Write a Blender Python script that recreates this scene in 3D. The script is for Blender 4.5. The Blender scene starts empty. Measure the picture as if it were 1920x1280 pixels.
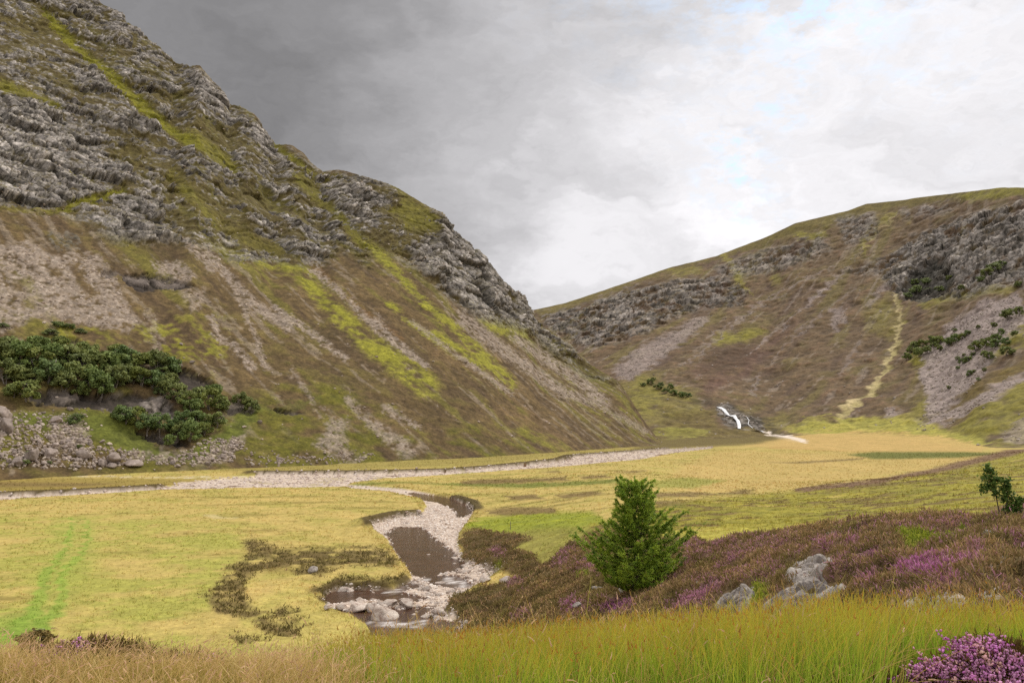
import bpy, math, random
import numpy as np
from mathutils import Vector, Matrix, Euler

random.seed(7)
RNG = np.random.default_rng(11)
sc = bpy.context.scene
col = sc.collection
PI = math.pi

# ------------------------------------------------------------------ camera / survey
EYE = 17.0                     # eye height over the valley floor, metres
F = 1507.0                     # focal length in pixels of the 1920 px wide photograph
PITCH = math.atan(140.0 / F)
CP, SP = math.cos(PITCH), math.sin(PITCH)

def bearing(px, py):
    """bearing (rad, clockwise from +Y) and tangent of elevation of a sight line"""
    px = np.asarray(px, float); py = np.asarray(py, float)
    a = (px - 960) / F; b = (640 - py) / F
    y = CP - b * SP; z = SP + b * CP
    return np.arctan2(a, y), z / np.hypot(a, y)

def sight(x, y, z):
    """inverse: where a world point shows (px, py)"""
    zz = z - EYE
    d = np.maximum(y * CP + zz * SP, 1e-3)
    u = zz * CP - y * SP
    return 960 + F * x / d, 640 - F * u / d

cam_d = bpy.data.cameras.new("camera")
cam = bpy.data.objects.new("camera", cam_d)
col.objects.link(cam)
cam.location = (0, 0, EYE)
cam.rotation_euler = (PI / 2 + PITCH, 0, 0)
cam_d.sensor_width = 36
cam_d.lens = 36 * F / 1920
cam_d.clip_start = 0.1
cam_d.clip_end = 20000
sc.camera = cam

# ------------------------------------------------------------------ noise
def _hash(ix, iy, iz, seed):
    h = (ix.astype(np.uint32) * np.uint32(374761393) + iy.astype(np.uint32) * np.uint32(668265263)
         + iz.astype(np.uint32) * np.uint32(2147483647) + np.uint32((seed * 974711) & 0xffffffff))
    h ^= h >> np.uint32(13); h *= np.uint32(1274126177); h ^= h >> np.uint32(16)
    h *= np.uint32(2246822519); h ^= h >> np.uint32(15)
    return h

def vnoise(p, seed=0):
    """smooth value-gradient noise in [-1,1]; p is (N,3) or (N,2)"""
    p = np.asarray(p, np.float32)
    if p.shape[1] == 2:
        p = np.concatenate([p, np.full((len(p), 1), 0.37, np.float32)], 1)
        zs = (0,)
    else:
        zs = (0, 1)
    i0 = np.floor(p).astype(np.int32); f = p - i0
    w = f * f * f * (f * (f * 6 - 15) + 10)
    out = np.zeros(len(p), np.float32)
    for dx in (0, 1):
        wx = w[:, 0] if dx else 1 - w[:, 0]
        for dy in (0, 1):
            wy = w[:, 1] if dy else 1 - w[:, 1]
            for dz in zs:
                wz = 1.0 if len(zs) == 1 else (w[:, 2] if dz else 1 - w[:, 2])
                h = _hash(i0[:, 0] + dx, i0[:, 1] + dy, i0[:, 2] + dz, seed)
                gx = (h & np.uint32(1023)).astype(np.float32) / 511.5 - 1
                gy = ((h >> np.uint32(10)) & np.uint32(1023)).astype(np.float32) / 511.5 - 1
                g = gx * (f[:, 0] - dx) + gy * (f[:, 1] - dy)
                if len(zs) > 1:
                    gz = ((h >> np.uint32(20)) & np.uint32(1023)).astype(np.float32) / 511.5 - 1
                    g = g + gz * (f[:, 2] - dz)
                out += g * wx * wy * wz
    return np.clip(out * 1.7, -1, 1)

def fbm(p, wl, octaves=3, seed=0, gain=0.5):
    p = np.asarray(p, np.float32) / wl
    s = np.zeros(len(p), np.float32); a = 1.0; t = 0
    for o in range(octaves):
        s += a * vnoise(p, seed + o * 17); t += a
        a *= gain; p = p * 2.03 + 11.7
    return s / t

def facets(p, size, seed=0):
    """blocky rock: nearest jittered cell gives a step and a tilted plane. returns (disp in units of size, edge distance 0..1, cell random)"""
    p = np.asarray(p, np.float32) / size
    i0 = np.floor(p).astype(np.int32)
    d1 = np.full(len(p), 9.0, np.float32); d2 = d1.copy()
    val = np.zeros(len(p), np.float32); rnd = np.zeros(len(p), np.float32)
    for dx in (-1, 0, 1):
        for dy in (-1, 0, 1):
            for dz in (-1, 0, 1):
                c = i0 + np.array([dx, dy, dz], np.int32)
                h = _hash(c[:, 0], c[:, 1], c[:, 2], seed)
                jx = (h & np.uint32(1023)).astype(np.float32) / 1023
                jy = ((h >> np.uint32(10)) & np.uint32(1023)).astype(np.float32) / 1023
                jz = ((h >> np.uint32(20)) & np.uint32(1023)).astype(np.float32) / 1023
                q = p - (c + np.stack([jx, jy, jz], 1))
                d = np.sqrt((q * q).sum(1))
                h2 = _hash(c[:, 0], c[:, 1], c[:, 2], seed + 91)
                a = (h2 & np.uint32(1023)).astype(np.float32) / 511.5 - 1
                b = ((h2 >> np.uint32(10)) & np.uint32(1023)).astype(np.float32) / 511.5 - 1
                e = ((h2 >> np.uint32(20)) & np.uint32(1023)).astype(np.float32) / 511.5 - 1
                v = e * 0.45 + (q[:, 0] * a + q[:, 1] * b + q[:, 2] * 0.5 * (a + b)) * 0.7
                near = d < d1
                d2 = np.where(near, d1, np.minimum(d2, d))
                val = np.where(near, v, val); rnd = np.where(near, (e + 1) / 2, rnd)
                d1 = np.where(near, d, d1)
    return val, d2 - d1, rnd

def sstep(a, b, x):
    t = np.clip((x - a) / (b - a), 0, 1)
    return t * t * (3 - 2 * t)

def lin(r, g, b):
    return np.array([((c / 255 + 0.055) / 1.055) ** 2.4 if c > 10 else c / 255 / 12.92 for c in (r, g, b)], np.float32)

# ------------------------------------------------------------------ low ground: thin plate through surveyed points
CTRL = []
def cp(px, py, r):
    a, t = bearing(px, py)
    CTRL.append((float(a), r, EYE + float(t) * r))
def cz(px, r, z):
    a, _ = bearing(px, 900)
    CTRL.append((float(a), r, z))
for px in (-900, -400, -100, 150, 400, 600):
    for r, z in ((1.2, 15.65), (3, 15.55), (14, 11.9), (24, 7.6), (42, 2.2), (57, 0.1), (75, 0), (100, 0), (150, 0), (220, 0), (330, 0), (500, 0), (800, 0)):
        cz(px, r, z)
    cp(px, 1292, 5.5); cp(px, 1276, 8.0)
for px in (720, 860):
    for r, z in ((1.2, 15.65), (3, 15.55), (14, 11.9), (24, 7.6), (42, 2.4), (57, 0.2), (75, 0), (100, 0), (150, 0), (220, 0), (330, 0), (500, 0), (800, 0)):
        cz(px, r, z)
    cp(px, 1288, 5.5); cp(px, 1268, 8.0)
for px in (1000, 1190, 1400, 1600, 1750, 1920, 2250, 2900):
    cz(px, 1.2, 15.65); cz(px, 3, 15.55); cp(px, 1284, 5.5); cp(px, 1262, 8.0)
cz(1000, 14, 12.2); cz(1000, 24, 8.6); cz(1000, 40, 4.4)
for y, r in ((1150, 58), (1090, 74), (1010, 100), (975, 118), (940, 150), (900, 200)): cp(1000, y, r)
cz(1190, 14, 12.6); cz(1190, 24, 9.2)
for y, r in ((1150, 38), (1108, 46), (1040, 62), (1000, 80), (950, 115), (900, 180), (870, 260)): cp(1190, y, r)
cz(1400, 14, 12.6); cz(1400, 19, 11.2)
for y, r in ((1140, 27), (1080, 36), (1030, 48), (1010, 55), (990, 80), (950, 105), (935, 140), (918, 180)): cp(1400, y, r)
cz(1600, 13, 13.2)
for y, r in ((1130, 20), (1060, 27), (1000, 36), (985, 42), (975, 75), (930, 130), (900, 190)): cp(1600, y, r)
cz(1600, 235, 0)
cz(1750, 12, 13.5)
for y, r in ((1125, 18), (1050, 25), (985, 38), (972, 60), (920, 125), (890, 200)): cp(1750, y, r)
cz(1750, 290, 0)
cz(1920, 12, 13.7)
for y, r in ((1130, 17), (1040, 24), (978, 38), (968, 60), (920, 110), (880, 190), (848, 330)): cp(1920, y, r)
for px in (2250, 2900):
    for r, z in ((12, 14), (25, 13.5), (40, 13), (60, 11.5), (110, 10), (190, 9), (330, 9), (500, 9), (800, 9)): cz(px, r, z)
for px in (1000, 1190): 
    for r in (330, 500, 800): cz(px, r, 0)
cz(1400, 230, 0); cz(1400, 330, 0); cz(1400, 500, 0); cz(1400, 800, 0)
for r in (330, 500, 800): cz(1600, r, 0)
for r in (400, 560, 800): cz(1750, r, 0)
for r in (480, 560, 800): cz(1920, r, 0.5)
CT = np.array(CTRL)
KA = 4.0
def _tps(d2):
    return 0.5 * d2 * np.log(d2 + 1e-9)
_u = np.stack([CT[:, 0] * KA, np.log(CT[:, 1])], 1)
_n = len(_u)
_A = np.zeros((_n + 3, _n + 3))
_A[:_n, :_n] = _tps(((_u[:, None] - _u[None]) ** 2).sum(2)) + np.eye(_n) * 0.004
_A[:_n, _n] = 1; _A[:_n, _n + 1:] = _u; _A[_n, :_n] = 1; _A[_n + 1:, :_n] = _u.T
_w = np.linalg.solve(_A, np.concatenate([CT[:, 2], np.zeros(3)]))

def z_low(az, r):
    az = np.ravel(np.clip(az, -1.0, 0.9)); r = np.ravel(r)
    out = np.empty(len(az))
    for s in range(0, len(az), 60000):
        u = np.stack([az[s:s + 60000] * KA, np.log(np.clip(r[s:s + 60000], 1.0, 850))], 1)
        d2 = ((u[:, None] - _u[None]) ** 2).sum(2)
        out[s:s + 60000] = _tps(d2) @ _w[:_n] + _w[_n] + u @ _w[_n + 1:]
    out += 4 * sstep(480, 700, r) * sstep(0.30, 0.38, az)
    return out

# ------------------------------------------------------------------ mountain and hill profiles by bearing
AZT = np.linspace(-PI, PI, 12001)
def curve(pts, val, smooth=0.004):
    a = np.array([float(bearing(p[0], p[1])[0]) for p in pts]); v = np.array(val, float)
    o = np.argsort(a)
    y = np.interp(AZT, a[o], v[o])
    k = int(smooth / (AZT[1] - AZT[0]))
    if k > 1:
        ker = np.hanning(2 * k + 1); ker /= ker.sum()
        y = np.convolve(np.pad(y, k, mode='edge'), ker, 'valid')
    return y
def at_az(tab, az):
    return np.interp(az, AZT, tab)

# foot of the mountain: horizontal distance
R0 = curve([(-1500, 700), (-900, 800), (-300, 880), (0, 879), (300, 876), (600, 870), (900, 858), (1050, 847), (1200, 832), (1300, 830), (1500, 830), (1700, 830), (1800, 830), (1920, 830), (2600, 830)],
           [150, 190, 236, 258, 272, 292, 338, 390, 470, 500, 520, 500, 450, 400, 380], 0.02)
SKY1 = [(-1500, -500), (-900, -330), (-300, -180), (0, -85), (100, -40), (170, 0), (225, 28), (262, 60), (300, 88), (330, 118), (345, 121), (375, 122), (392, 145), (418, 172), (430, 195), (455, 203), (478, 215),
        (495, 240), (517, 268), (545, 272), (568, 285), (585, 308), (605, 322), (632, 318), (655, 322), (690, 333), (740, 350), (775, 370), (800, 386), (830, 402), (850, 432), (880, 458),
        (910, 485), (935, 515), (965, 545), (985, 562), (1000, 583), (1012, 602), (1040, 622), (1075, 650), (1105, 680), (1140, 703), (1165, 720), (1185, 752), (1205, 785), (1225, 812), (1240, 828)]
_t1 = [float(bearing(*p)[1]) for p in SKY1]
T1 = curve(SKY1, _t1, 0.0016)
R1 = curve([(-1500, 0), (-300, 0), (0, 0), (170, 0), (350, 100), (600, 310), (850, 430), (1000, 580), (1100, 680), (1200, 780), (1240, 820), (1300, 830), (1500, 830), (1700, 830), (1800, 830), (1920, 830), (2600, 830)],
           [700, 860, 850, 817, 725, 635, 600, 580, 565, 540, 530, 540, 560, 540, 490, 440, 420], 0.02)
_hm = (AZT < bearing(1236, 822)[0])
RF = curve([(-1500, 800), (900, 800), (1100, 800), (1200, 800), (1350, 800), (1450, 800), (1560, 785), (1640, 785), (1700, 795), (1760, 812), (1800, 815), (1850, 830), (1920, 832), (2100, 830), (2600, 800)],
           [1300, 900, 640, 590, 630, 680, 660, 650, 630, 600, 570, 515, 500, 480, 470], 0.015)
RF = np.maximum(RF, R1 + 40)
SKY2 = [(-1500, 500), (600, 600), (900, 600), (1000, 581), (1060, 568), (1120, 548), (1200, 521), (1260, 500), (1340, 481), (1380, 466), (1440, 443), (1490, 419), (1540, 407), (1590, 395), (1625, 382),
        (1700, 374), (1715, 371), (1790, 362), (1850, 355), (1880, 352), (1920, 352), (2100, 335), (2600, 300)]
T2 = curve(SKY2, [float(bearing(*p)[1]) for p in SKY2], 0.004)
R2 = curve([(-1500, 700), (600, 600), (1000, 580), (1200, 520), (1400, 455), (1640, 380), (1760, 370), (1880, 355), (2000, 340), (2600, 300)],
           [1900, 1600, 1420, 1450, 1480, 1440, 1360, 1240, 1120, 1000], 0.03)

AZ_FLOOR = z_low
def height(az, r):
    """undisturbed ground height at bearing az and distance r"""
    az = np.ravel(az); r = np.ravel(r)
    r0, r1, rf, r2 = (at_az(t, az) for t in (R0, R1, RF, R2))
    t1 = at_az(T1, az); t2 = at_az(T2, az)
    base = z_low(az, np.minimum(r, rf))
    z = base.copy()
    b1 = z_low(az, r1)
    H = np.maximum(EYE + t1 * r1 - b1, 0) * (az < bearing(1240, 828)[0]) * (1 - 0.85 * sstep(0.85, 1.35, np.abs(az)))
    s = np.clip((r - r0) / (r1 - r0), 0, 1)
    g = 0.74 * s + 0.26 * s * s
    q = np.clip((r - r1) / np.maximum(rf - r1, 1), 0, 1)
    back = (0.5 + 0.5 * np.cos(PI * np.minimum(q * 1.25, 1)))
    z += H * np.where(r < r1, g, back) * (r > r0)
    e = np.clip((r - rf) / (r2 - rf), 0, 1)
    e = (np.sqrt(e * e + 0.0025) - 0.05) / (math.sqrt(1.0025) - 0.05)
    g2 = 0.52 * e + 0.48 * e * e
    far = EYE + t2 * r2 * (1 - 0.8 * sstep(0.9, 1.4, np.abs(az)))
    z = np.where(r > rf, base + (far - base) * g2, z)
    z = np.where(r > r2, far - 0.06 * (r - r2), z)
    return z

# ------------------------------------------------------------------ polar grid
def columns():
    a = np.arange(-0.65, 0.65, 1 / 790.0)
    l = -0.65 - (-0.65 + PI) * ((np.linspace(1, 0, 60)[:-1]) ** 1.8)
    rr = 0.65 + (PI - 0.65) * (np.linspace(0, 1, 60) ** 1.8)
    return np.concatenate([l, a, rr])
AZ = columns(); NI = len(AZ)
secA = np.linspace(0, 1, 70, endpoint=False)
secB = np.concatenate([np.linspace(0, 0.36, 200, endpoint=False), np.linspace(0.36, 1, 500, endpoint=False)])
secC = np.linspace(0, 1, 430, endpoint=False)
secD = np.linspace(0, 1, 22, endpoint=False)
secE = np.linspace(0, 1, 340, endpoint=False)
secF = np.linspace(0, 1, 10)
r0, r1, rf, r2 = (at_az(t, AZ)[None, :] for t in (R0, R1, RF, R2))
one = np.ones((1, NI))
RA = 0.9 * (14 / 0.9) ** secA[:, None] * one
RB = np.where(secB[:, None] < 0.36, 1 / (1 / 14 + (1 / 50 - 1 / 14) * (secB[:, None] / 0.36)), 1 / (1 / 50 + (1 / r0 - 1 / 50) * ((secB[:, None] - 0.36) / 0.64)))
RC = r0 + (r1 - r0) * secC[:, None]
RD = r1 + (rf - r1) * secD[:, None]
RE = rf + (r2 - rf) * (0.82 * secE + 0.18 * secE ** 2)[:, None]
RFF = r2 + 1500 * secF[:, None] ** 2
R = np.concatenate([RA, RB, RC, RD, RE, RFF], 0)
NJ = R.shape[0]
jB0, jC0, jD0, jE0, jF0 = len(secA), len(secA) + len(secB), len(secA) + len(secB) + len(secC), len(secA) + len(secB) + len(secC) + len(secD), NJ - len(secF)
AZG = np.broadcast_to(AZ[None, :], R.shape)
JJ = np.broadcast_to(np.arange(NJ)[:, None], R.shape)
X = (R * np.sin(AZG)).ravel(); Y = (R * np.cos(AZG)).ravel()
Z = height(AZG, R)
Rf_, AZf, Jf = R.ravel(), AZG.ravel(), JJ.ravel()
PX, PY = sight(X, Y, Z)
az_end = float(bearing(1240, 828)[0])
MTN = (Jf >= jC0) & (Jf < jE0) & (AZf < az_end)
HILL = (Jf >= jE0)
LOW = ~(MTN | HILL)
front = np.abs(AZf) < 0.75

# ------------------------------------------------------------------ traced outlines -> masks on the surface
def poly_sd(poly, x, y):
    """signed distance (positive inside) of points to a closed outline"""
    P = np.asarray(poly, float); Q = np.roll(P, -1, 0)
    d = np.full(len(x), 1e9); ins = np.zeros(len(x), bool)
    for (ax, ay), (bx, by) in zip(P, Q):
        ex, ey = bx - ax, by - ay
        L = ex * ex + ey * ey + 1e-12
        t = np.clip(((x - ax) * ex + (y - ay) * ey) / L, 0, 1)
        d = np.minimum(d, (x - ax - t * ex) ** 2 + (y - ay - t * ey) ** 2)
        c = ((ay > y) != (by > y))
        with np.errstate(divide='ignore', invalid='ignore'):
            xi = ax + (y - ay) * ex / (ey if abs(ey) > 1e-12 else 1e-12)
        ins ^= c & (x < xi)
    d = np.sqrt(d)
    return np.where(ins, d, -d)

def line_d(pts, x, y):
    d = np.full(len(x), 1e9); w = np.zeros(len(x))
    n = len(pts) - 1
    for k in range(n):
        ax, ay = pts[k][:2]; bx, by = pts[k + 1][:2]
        ex, ey = bx - ax, by - ay
        t = np.clip(((x - ax) * ex + (y - ay) * ey) / (ex * ex + ey * ey + 1e-9), 0, 1)
        dd = np.hypot(x - ax - t * ex, y - ay - t * ey)
        near = dd < d
        w = np.where(near, (k + t) / n, w); d = np.where(near, dd, d)
    return d, w

WPX, WPY = PX.copy(), PY.copy()
def area(layer, poly, soft=3.0):
    """0..1 mask of a traced outline on one layer of the ground"""
    m = np.zeros(len(PX), np.float32)
    P = np.asarray(poly, float)
    k = np.nonzero(layer & (WPX > P[:, 0].min() - soft - 2) & (WPX < P[:, 0].max() + soft + 2) & (WPY > P[:, 1].min() - soft - 2) & (WPY < P[:, 1].max() + soft + 2))[0]
    if len(k):
        m[k] = sstep(-soft, soft, poly_sd(P, WPX[k], WPY[k]))
    return m
def streak(layer, pts, w0, w1=None, soft=0.5):
    w1 = w0 if w1 is None else w1
    m = np.zeros(len(PX), np.float32)
    P = np.asarray([p[:2] for p in pts], float); b = max(w0, w1) + 3
    k = np.nonzero(layer & (WPX > P[:, 0].min() - b) & (WPX < P[:, 0].max() + b) & (WPY > P[:, 1].min() - b) & (WPY < P[:, 1].max() + b))[0]
    if len(k):
        d, t = line_d(P, WPX[k], WPY[k])
        w = (w0 + (w1 - w0) * t) * 0.5
        m[k] = 1 - sstep(w * (1 - soft), w * (1 + soft), d)
    return m

# ------------------------------------------------------------------ noise fields used all over
P3 = np.stack([X, Y, Z], 1).astype(np.float32)
P2 = P3[:, :2]
def on(mask, fn):
    out = np.zeros(len(X), np.float32)
    k = np.nonzero(mask)[0]
    out[k] = fn(P3[k])
    return out
lowf = LOW & front & (Rf_ > 3)
nA = on(lowf, lambda p: fbm(p[:, :2], 9.0, 3, 1))
nB = on(lowf, lambda p: fbm(p[:, :2], 2.6, 2, 2))
nC = on(lowf, lambda p: fbm(p[:, :2], 0.8, 2, 3))
nB *= 1 - 0.8 * sstep(150, 320, Rf_).astype(np.float32); nC *= 1 - sstep(45, 110, Rf_).astype(np.float32)
nW = on(lowf, lambda p: fbm(p[:, :2] * np.array([1.0, 0.35]), 16.0, 3, 4))     # long drifts across the view
mf = MTN & front
BAND = np.array([0.47, 0.60, -0.65], np.float32)
def bandwarp(p, k=0.66):
    return p - k * (p @ BAND)[:, None] * BAND
mA = on(mf, lambda p: fbm(bandwarp(p), 26.0, 4, 21))
mB = on(mf, lambda p: fbm(bandwarp(p, 0.4), 9.0, 3, 22))
mC = on(mf, lambda p: fbm(p, 3.2, 2, 23))
mL = on(mf, lambda p: fbm(p, 70.0, 2, 24))
hf = HILL & front
hA = on(hf, lambda p: fbm(p * np.array([1, 1, 1.8], np.float32), 60.0, 4, 31))
hB = on(hf, lambda p: fbm(p * np.array([1, 1, 1.6], np.float32), 18.0, 3, 32))
hC = on(hf, lambda p: fbm(p, 7.0, 2, 33))

def fallstreak(p, F_, wl, seed, oct_=3):
    F_ = np.asarray(F_, np.float32); F_ = F_ / np.linalg.norm(F_)
    w = p + 0.8 * vnoise(p / 14.0, seed + 3)[:, None]
    return fbm(w - 0.955 * (w @ F_)[:, None] * F_, wl, oct_, seed)
mS = on(mf, lambda p: fallstreak(p, (0.62, -0.46, -0.60), 5.0, 26)); mS2 = on(mf, lambda p: fallstreak(p, (0.62, -0.46, -0.60), 11.0, 27, 2))
hS = on(hf, lambda p: fallstreak(p, (-0.50, -0.62, -0.52), 10.0, 36)); hS2 = on(hf, lambda p: fallstreak(p, (-0.50, -0.62, -0.52), 24.0, 37, 2))
# ------------------------------------------------------------------ river beds, carved into the floor (plan outlines, metres)
WATER_Z = -0.48
def plan(pts, z=-0.3):
    out = []
    for px, py in pts:
        a, t = bearing(px, py)
        r = (EYE - z) / -float(t)
        out.append((r * math.sin(a), r * math.cos(a)))
    return out
TRIB = [(640, 909), (700, 912), (760, 917), (800, 924), (850, 934), (880, 945), (890, 960), (882, 975), (862, 1000), (860, 1020), (870, 1050), (905, 1064), (962, 1077), (962, 1086), (900, 1106),
        (852, 1126), (838, 1146), (868, 1160), (884, 1178), (880, 1200), (760, 1205), (690, 1195), (682, 1172), (655, 1155), (622, 1146), (598, 1128), (603, 1112), (640, 1098), (690, 1102), (740, 1100), (768, 1086),
        (764, 1070), (740, 1040), (722, 1010), (702, 996), (690, 984), (740, 970), (786, 966), (798, 950), (788, 936), (730, 923), (650, 916)]
MAIN = [(330, 905), (420, 898), (478, 894), (482, 889), (560, 889), (700, 888), (850, 884), (960, 876), (1058, 865), (1075, 857), (1150, 850), (1250, 842), (1335, 837.5), (1335, 841), (1260, 850),
        (1180, 866), (1120, 876), (1060, 882), (960, 885), (880, 888), (790, 894), (720, 898), (660, 906), (640, 914), (560, 915), (420, 916), (330, 914)]
SIDE = [(-260, 936), (0, 931), (150, 925), (290, 917), (340, 908), (420, 905), (420, 917), (300, 919), (200, 926), (100, 932), (0, 939), (-260, 950)]
near_floor = LOW & front & (Rf_ > 50) & (Rf_ < 480)
kf = np.nonzero(near_floor)[0]
def plan_sd(pts, warp):
    d = np.full(len(X), -1e3)
    w = nB[kf] * warp
    d[kf] = poly_sd(plan(pts), X[kf] + w, Y[kf] + nA[kf] * warp)
    return d
sdT = plan_sd(TRIB, 0.35); sdM = plan_sd(MAIN, 1.2); sdS = plan_sd(SIDE, 0.8)
sdR = np.maximum(np.maximum(sdT, sdM), sdS)
# raw peat banks on the outer side of the bends stand higher
def bank_line(pts, wid):
    d = np.full(len(X), 1e3)
    d[kf] = line_d(plan(pts, -0.25), X[kf], Y[kf])[0]
    return 1 - sstep(wid * 0.4, wid, d)
CUTS = [([(690, 985), (715, 977), (745, 971), (788, 966)], 4.0, 0.8), ([(850, 934), (880, 945), (890, 960)], 3.0, 0.35),
        ([(480, 889), (560, 888.5), (700, 887.5), (850, 883.5), (960, 875.5), (1060, 864.5), (1075, 856.5), (1150, 849.5), (1250, 841.5)], 7.0, 0.75),
        ([(-250, 930), (0, 930), (150, 923.5), (290, 915)], 4.0, 0.7), ([(600, 1110), (640, 1098), (700, 1101), (766, 1088)], 1.6, 0.25), ([(840, 1146), (852, 1124), (905, 1104), (962, 1084)], 1.6, 0.2)]
CUTM = np.zeros(len(X), np.float32)
for pts, wid, h in CUTS:
    m = bank_line(pts, wid)
    CUTM = np.maximum(CUTM, m * min(1, h * 2))
    Z += np.where(near_floor, m * h * (1 + 0.25 * nA) * (sdR < 0.2), 0)
# bars of gravel stand above the water
POOLS = [[(728, 1000), (748, 988), (790, 990), (800, 1000), (832, 1024), (866, 1056), (856, 1070), (800, 1080), (772, 1078), (744, 1040)],
         [(768, 924), (835, 932), (878, 950), (885, 962), (862, 970), (852, 956), (825, 942), (788, 936)],
         [(792, 1082), (850, 1080), (885, 1094), (865, 1102), (815, 1097)],
         [(606, 1118), (640, 1104), (700, 1108), (742, 1102), (770, 1090), (786, 1098), (750, 1110), (790, 1122), (768, 1130), (700, 1124), (640, 1128), (608, 1132)],
         [(600, 1140), (660, 1148), (700, 1146), (745, 1142), (800, 1138), (795, 1158), (850, 1168), (880, 1186), (880, 1210), (670, 1210), (668, 1158)]]
bar = np.ones(len(X))
for b in POOLS:
    m = np.zeros(len(X)); m[kf] = sstep(-1.0, 1.0, poly_sd(plan(b, WATER_Z), X[kf], Y[kf]) + nB[kf] * 1.3)
    bar = np.minimum(bar, 1 - m)
bar = np.maximum(bar, (sdM > -1) * 1.0); bar = np.maximum(bar, (sdS > -1) * 1.0)
bed = -0.86 + bar * 0.50 + 0.13 * nC + 0.12 * nB
bed = np.where((sdM > 0) | (sdS > 0), -0.40 + 0.08 * nC + 0.05 * nA, bed)
edge = sstep(-0.25, 0.55, sdR)
Zflat = np.where(sdR > -4, np.maximum(Z, 0.0 + 0.06 * nC), Z)
Z = np.where(near_floor, Zflat * (1 - edge) + bed * edge, Z)
inbed = sstep(0.05, 0.5, sdR) * near_floor
rs_ = np.where(Rf_ > 110, Rf_ ** 2 * 4.2e-5, 0.0)
peat = (np.minimum(CUTM * 1.8, 1) * sstep(-0.7 - 1.6 * rs_, -0.1 - 0.9 * rs_, sdR) * (1 - sstep(0.4 + rs_, 1.0 + 1.6 * rs_, sdR)) * near_floor).astype(np.float32)

# ------------------------------------------------------------------ surface cover
COL = np.zeros((len(X), 3), np.float32)
def mix(m, c):
    c = np.asarray(c, np.float32)
    COL[:] = COL + m[:, None] * (c - COL)
def vary(m, noise, lo, hi):
    """put the range lo..hi along noise (-1..1) where m"""
    t = np.clip(noise * 0.5 + 0.5, 0, 1)[:, None]
    c = np.asarray(lo, np.float32) * (1 - t) + np.asarray(hi, np.float32) * t
    COL[:] = COL + m[:, None] * (c - COL)
ALL = np.ones(len(X), np.float32)
WPX[lowf] += (16 * nB + 14 * nA + 5 * nC)[lowf]; WPY[lowf] += ((1.6 * nB + 1.3 * nC + 1.2 * nA) * np.where(Rf_ < 90, 4.0, np.where(Rf_ < 200, 1.8, 1.0)))[lowf]
mD = on(mf, lambda p: vnoise(p / 1.3, 25)); WPX[mf] += (16 * mB + 12 * mC + 5 * mD)[mf]; WPY[mf] += (8 * mC + 9 * mB - 4 * mD)[mf]
WPX[hf] += (13 * hB + 9 * hC)[hf]; WPY[hf] += (7 * hB - 6 * hC)[hf]

GOLD = lin(188, 163, 98); GOLD2 = lin(162, 146, 80); STRAW = lin(194, 164, 100); YGREEN = lin(154, 150, 72); GREEN = lin(108, 116, 46); TRACK = lin(122, 150, 54)
ORANGE = lin(176, 138, 80); HEATH = lin(104, 86, 54); HEATHD = lin(80, 68, 42); MAUVE = lin(128, 92, 84); PEAT = lin(48, 36, 24); OLIVE = lin(104, 96, 38)
GRAV = lin(212, 198, 182); GRAVD = lin(160, 138, 118); SCREE = lin(152, 136, 124); ROCK = lin(140, 130, 122); ROCKD = lin(76, 70, 66); ROCKL = lin(172, 162, 150)
MOSS = lin(118, 116, 42); LIME = lin(144, 140, 46); BROWN = lin(94, 77, 42); BROWN2 = lin(108, 88, 54)

lowm = LOW.astype(np.float32)
vary(lowm, 0.7 * nW + 0.5 * nB, GOLD2, GOLD)
vary(lowm * sstep(-0.15, 0.3, nA + 0.5 * nB) * 0.8, nC, GOLD2, YGREEN)
nS = on(lowf, lambda p: fbm(p[:, :2] * np.array([0.28, 1.0]), 5.0, 3, 6)); vary(lowm * sstep(0.06, 0.40, nS + 0.3 * nB) * 0.6, nB, OLIVE, lin(140, 122, 64))
vary(lowm * sstep(0.15, 0.5, -nS + 0.3 * nB) * 0.4, nB, STRAW, GOLD)
# valley floor, near field
m = area(LOW, [(-300, 955), (0, 962), (220, 975), (450, 985), (470, 1010), (440, 1060), (400, 1110), (395, 1160), (470, 1190), (560, 1230), (-300, 1240)], 10)
vary(m * sstep(-0.55, 0.35, nA + 0.5 * nB), nC + 0.5 * nB, YGREEN * 0.92, YGREEN * 1.08)
vary(m * sstep(0.15, 0.5, nB - 0.5 * nA) * 0.7, nC, GOLD2, GOLD)
m = area(LOW, [(470, 1120), (560, 1090), (610, 1130), (690, 1170), (690, 1210), (480, 1210), (440, 1160)], 8); vary(m * 0.8, nB, YGREEN, GOLD)
g = np.maximum(streak(LOW, [(136, 972), (131, 1005), (116, 1040), (88, 1080), (76, 1118), (60, 1150), (10, 1195)], 6, 30), streak(LOW, [(160, 975), (163, 1008), (148, 1042), (124, 1078), (117, 1110), (108, 1140), (70, 1178)], 6, 24))
vary(g * 0.7, nB, TRACK * 0.85, TRACK * 1.1)
m = area(LOW, [(-60, 1160), (60, 1140), (105, 1150), (80, 1190), (40, 1212), (-60, 1225)], 12); vary(m * 0.6, nB, TRACK * 0.75, TRACK)
m = area(LOW, [(100, 975), (180, 968), (180, 1060), (120, 1140), (60, 1140), (80, 1060)], 16); vary(m * 0.35, nB, YGREEN, TRACK)
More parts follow.
